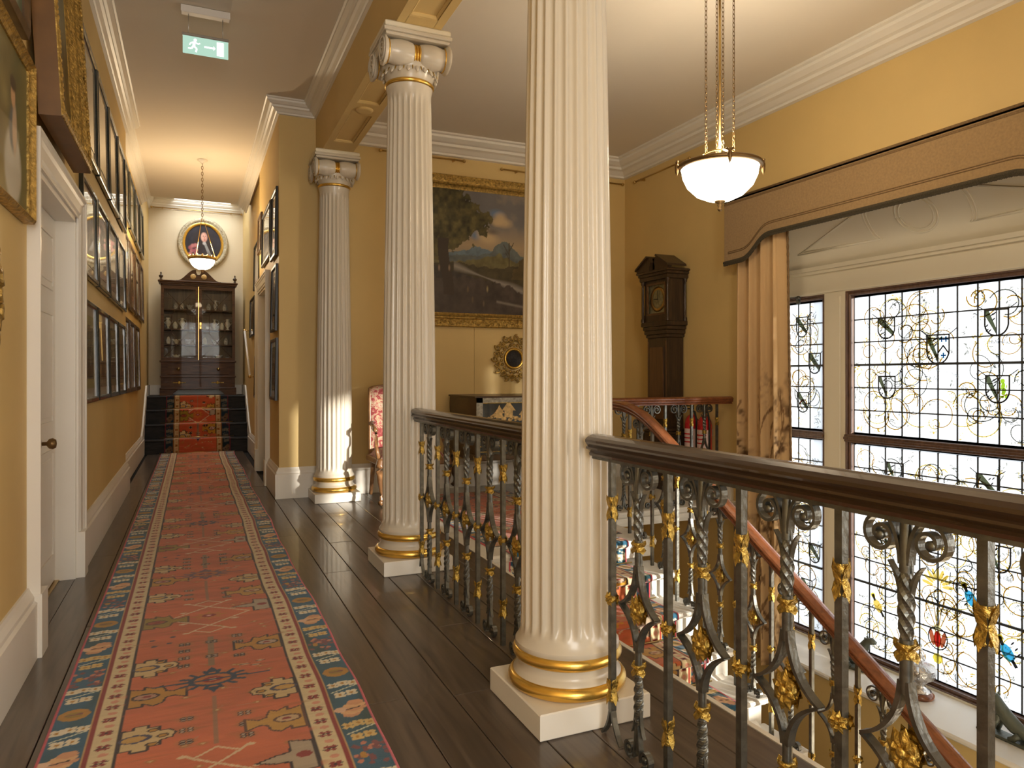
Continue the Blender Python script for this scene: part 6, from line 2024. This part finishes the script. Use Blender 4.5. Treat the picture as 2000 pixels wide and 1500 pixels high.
for sx in (-1, 1):
    d0, d1 = (-hwc, -.003) if sx < 0 else (.003, hwc)
    fwd = .045
    dr = MB().box((d0, -.022, H2 + .005), (d0 + fwd, 0, H3 - .03)).box((d1 - fwd, -.022, H2 + .005), (d1, 0, H3 - .03)).box((d0 + fwd, -.022, H2 + .005), (d1 - fwd, 0, H2 + .05)).box((d0 + fwd, -.022, H3 - .085), (d1 - fwd, 0, H3 - .03)).build('cabinet_door', MT['mahog'], cab)
    a0, a1, b0, b1 = d0 + fwd, d1 - fwd, H2 + .05, H3 - .085
    g = MB()
    w_, h_ = a1 - a0, b1 - b0
    q1, q2 = a0 + w_ * .24, a1 - w_ * .24
    for x in (q1, q2):
        g.box((x - .005, -.020, b0 + h_ * .36), (x + .005, -.008, b0 + h_ * .62))
    for (p, q) in (((q1, b0 + h_ * .36), ((q1 + q2) / 2, b0 + h_ * .22)), ((q2, b0 + h_ * .36), ((q1 + q2) / 2, b0 + h_ * .22)), ((q1, b0 + h_ * .62), ((q1 + q2) / 2, b0 + h_ * .76)), ((q2, b0 + h_ * .62), ((q1 + q2) / 2, b0 + h_ * .76)), (((q1 + q2) / 2, b0 + h_ * .22), (a0, b0)), (((q1 + q2) / 2, b0 + h_ * .22), (a1, b0)), (((q1 + q2) / 2, b0 + h_ * .76), (a0, b1)), (((q1 + q2) / 2, b0 + h_ * .76), (a1, b1))):
        g.tube([(p[0], -.014, p[1]), (q[0], -.014, q[1])], .005, 4)
    for t in (.16, .36, .62, .86):
        g.box((a0, -.018, b0 + h_ * t - .004), (q1, -.010, b0 + h_ * t + .004)); g.box((q2, -.018, b0 + h_ * t - .004), (a1, -.010, b0 + h_ * t + .004))
    g.build('glazing_bar', MT['mahog'], dr)
    MB().box((a0, -.011, b0), (a1, -.009, b1)).build('door_glass', MT['clearglass'], dr)
MB().box((-.006, -.026, H2 + .01), (.006, -.02, H3 - .03)).build('brass_astragal', MT['brass'], cab)
MB().lathe([(.008, 0), (.012, .012), (.004, .02)], 10, T(.03, -.022, 1.18) @ RX(PI / 2)).box((.016, -.024, 1.13), (.044, -.021, 1.24)).build('escutcheon', MT['brass'], cab)
MB().bbox((-hwc - .02, -.03, H3), (hwc + .02, dp_, H3 + .03), .005).bbox((-hwc - .045, -.055, H3 + .03), (hwc + .045, dp_, H3 + .055), .006).build('cornice', MT['mahog'], cab)
m = MB()
for sx in (-1, 1):
    up_ = [(.33 - .27 * t, H3 + .060 + .19 * (t * t * (3 - 2 * t))) for t in np.linspace(0, 1, 12)]
    pl = [(sx * x, z) for x, z in [(.35, H3 + .055), (.35, H3 + .062)] + up_ + [(.04, H3 + .25), (.035, H3 + .20), (.02, H3 + .17), (0.0, H3 + .165), (0, H3 + .055)]]
    if sx > 0: pl = pl[::-1]
    for (p0, p1) in zip(pl, pl[1:]):
        pass
    v = [(x, -.02, z) for x, z in pl]; base_z = H3 + .055
    # strip faces down to the cornice so the ogee stays well formed
    f = []; vv = []
    for (x, z) in pl:
        vv += [(x, -.030, z), (x, -.030, base_z), (x, .0, z), (x, .0, base_z)]
    for i in range(len(pl) - 1):
        a, b = 4 * i, 4 * (i + 1)
        f += [(a, a + 1, b + 1, b), (a + 2, b + 2, b + 3, a + 3), (a, b, b + 2, a + 2)]
    m.add(vv, f)
ped = m.build('swan_neck_pediment', MT['mahog'], cab)
for sx in (-1, 1):
    MB().lathe([(.001, .012), (.030, .008), (.044, 0)][::-1], 16, T(sx * .085, -.030, H3 + .135) @ RX(PI / 2)).build('rosette', MT['ivory'], ped)
    MB().lathe([(.022, 0), (.022, .02), (.010, .03), (.030, .055), (.036, .075), (.018, .09), (.008, .10), (.014, .12), (.008, .135), (.001, .14)], 14, T(sx * (hwc + .0), .02, H3 + .055)).build('urn_finial', MT['oak'], cab)

# china on the shelves
def vase_mesh(kind):
    P = {'urn': [(.030, 0), (.034, .012), (.016, .03), (.050, .09), (.056, .12), (.034, .165), (.024, .18), (.040, .205), (.036, .21)],
         'jar': [(.028, 0), (.040, .03), (.046, .07), (.036, .105), (.024, .115), (.026, .125), (.010, .14), (.001, .146)],
         'bowl': [(.024, 0), (.024, .012), (.050, .05), (.066, .088), (.062, .088), (.044, .05), (.001, .03)],
         'cup': [(.020, 0), (.034, .03), (.038, .06), (.036, .06), (.030, .03), (.001, .012)],
         'ewer': [(.026, 0), (.018, .02), (.044, .07), (.050, .10), (.022, .15), (.020, .17), (.036, .20), (.030, .20), (.014, .17)]}[kind]
    m = MB().lathe(P, 18, cap=False)
    return m
def handles(m, kind):
    if kind in ('urn', 'ewer'):
        for sx in ((-1, 1) if kind == 'urn' else (1,)):
            m.tube([(sx * .050, 0, .10), (sx * .078, 0, .14), (sx * .060, 0, .185), (sx * .028, 0, .182)], .006, 6)
    if kind == 'cup': m.tube([(.036, 0, .045), (.056, 0, .04), (.050, 0, .02), (.030, 0, .02)], .004, 6)
    if kind == 'bowl':
        for a in range(8): m.sphere((.062 * math.cos(a * PI / 4), .062 * math.sin(a * PI / 4), .09), .011, 6, 4)
VM = {}
for kd in ('urn', 'jar', 'bowl', 'cup', 'ewer'):
    mm_ = vase_mesh(kd); handles(mm_, kd); VM[kd] = mm_
shelves = [('bottom', 0, [(-.475, 'cup', 1), (-.35, 'bowl', 0), (-.14, 'cup', 1), (.10, 'cup', 1), (.32, 'bowl', 0), (.46, 'cup', 1)]),
           ('second', 1, [(-.47, 'jar', 0), (-.35, 'bowl', 0), (-.16, 'bowl', 1), (-.04, 'jar', 1), (.10, 'jar', 0), (.26, 'bowl', 1), (.44, 'jar', 1)]),
           ('third', 2, [(-.475, 'urn', 0), (-.365, 'jar', 0), (-.255, 'urn', 0), (-.10, 'cup', 1), (.14, 'cup', 0), (.255, 'ewer', 0), (.375, 'jar', 0), (.468, 'urn', 0)]),
           ('top', 3, [(-.36, 'jar', 1), (-.26, 'jar', 1), (-.14, 'bowl', 1), (.16, 'jar', 1), (.27, 'ewer', 1), (.42, 'jar', 1)])]
nm = {'urn': 'two-handled vase', 'jar': 'lidded jar', 'bowl': 'china bowl', 'cup': 'china cup', 'ewer': 'handled ewer'}
posw = ['leftmost', 'second from left', 'third from left', 'fourth from left', 'fifth from left', 'sixth from left', 'seventh from left', 'eighth from left']
cmesh = {}
for sn, si, items in shelves:
    for i, (x, kd, pt) in enumerate(items):
        if (kd, pt) not in cmesh: cmesh[(kd, pt)] = VM[kd].mesh(kd, MT['porcelain2' if pt else 'porcelain'])
        o = inst({'urn': 'vase', 'jar': 'jar', 'bowl': 'bowl', 'cup': 'cup', 'ewer': 'ewer'}[kd], cmesh[(kd, pt)], None, ((cx0 + cx1) / 2 + x, cy0 + .20, cz + shelf_z[si] + .001), (0, 0, 0))
        s = .9
        o.scale = (s, s, s)
        tag(o, '%s %s, %s on the %s shelf of the glazed cabinet' % ('patterned' if pt else 'white', nm[kd], posw[i], sn), {'urn': 'vase', 'jar': 'jar', 'bowl': 'bowl', 'cup': 'cup', 'ewer': 'ewer'}[kd], 'china in the glazed cabinet')

# --- things on the window sill
ur = thing('silver_tureen', 'chased silver lidded tureen with scroll handle on the window sill', 'tureen', (5.03, 3.70, WZ0), .5)
MB().lathe([(.085, 0), (.095, .010), (.095, .030), (.075, .045)], 28).build('wooden_stand', MT['railred'], ur)
MB().lathe([(.070, .045), (.074, .055), (.040, .075), (.028, .10), (.060, .13), (.098, .155), (.110, .19), (.104, .215), (.108, .222)], 32).build('bowl', MT['silver'], ur)
MB().lathe([(.108, .222), (.095, .245), (.050, .265), (.018, .275), (.012, .30), (.018, .315), (.008, .345), (.016, .36), (.001, .385)], 24).build('lid', MT['silver'], ur)
for sx in (-1, 1): MB().tube([(sx * .105, 0, .17), (sx * .15, 0, .185), (sx * .165, 0, .23), (sx * .135, 0, .265), (sx * .115, 0, .24)], [.012, .011, .011, .010, .006], 8).build('handle', MT['silver'], ur)
def otter(loc, rz, label):
    r = thing('bronze_animal', label, 'sculpture', loc, rz, 'bronze animals on the window sill')
    MB().bbox((-.19, -.055, 0), (.19, .055, .022), .006).build('base', MT['bronze'], r)
    m = MB().tube([(-.185, 0, .03), (-.12, 0, .06), (-.04, 0, .10), (.03, 0, .15), (.075, 0, .21), (.095, 0, .25), (.135, 0, .262), (.165, 0, .252)], [.010, .030, .048, .050, .040, .030, .028, .012], 12)
    for sy in (-1, 1):
        m.tube([(.05, sy * .03, .15), (.08, sy * .035, .08), (.10, sy * .035, .025)], [.024, .018, .016], 8)
        m.tube([(-.08, sy * .035, .07), (-.05, sy * .045, .04), (-.02, sy * .045, .026)], [.024, .020, .014], 8)
        m.sphere((.085, sy * .022, .278), .010, 6, 4)
    m.build('animal_body', MT['bronze'], r)
otter((4.98, 3.02, WZ0), PI / 2, 'green bronze animal crouching at the right end of the window sill')
otter((5.03, 4.28, WZ0), -PI / 2 + .3, 'green bronze animal on the window sill behind the handrail, left of the tureen')
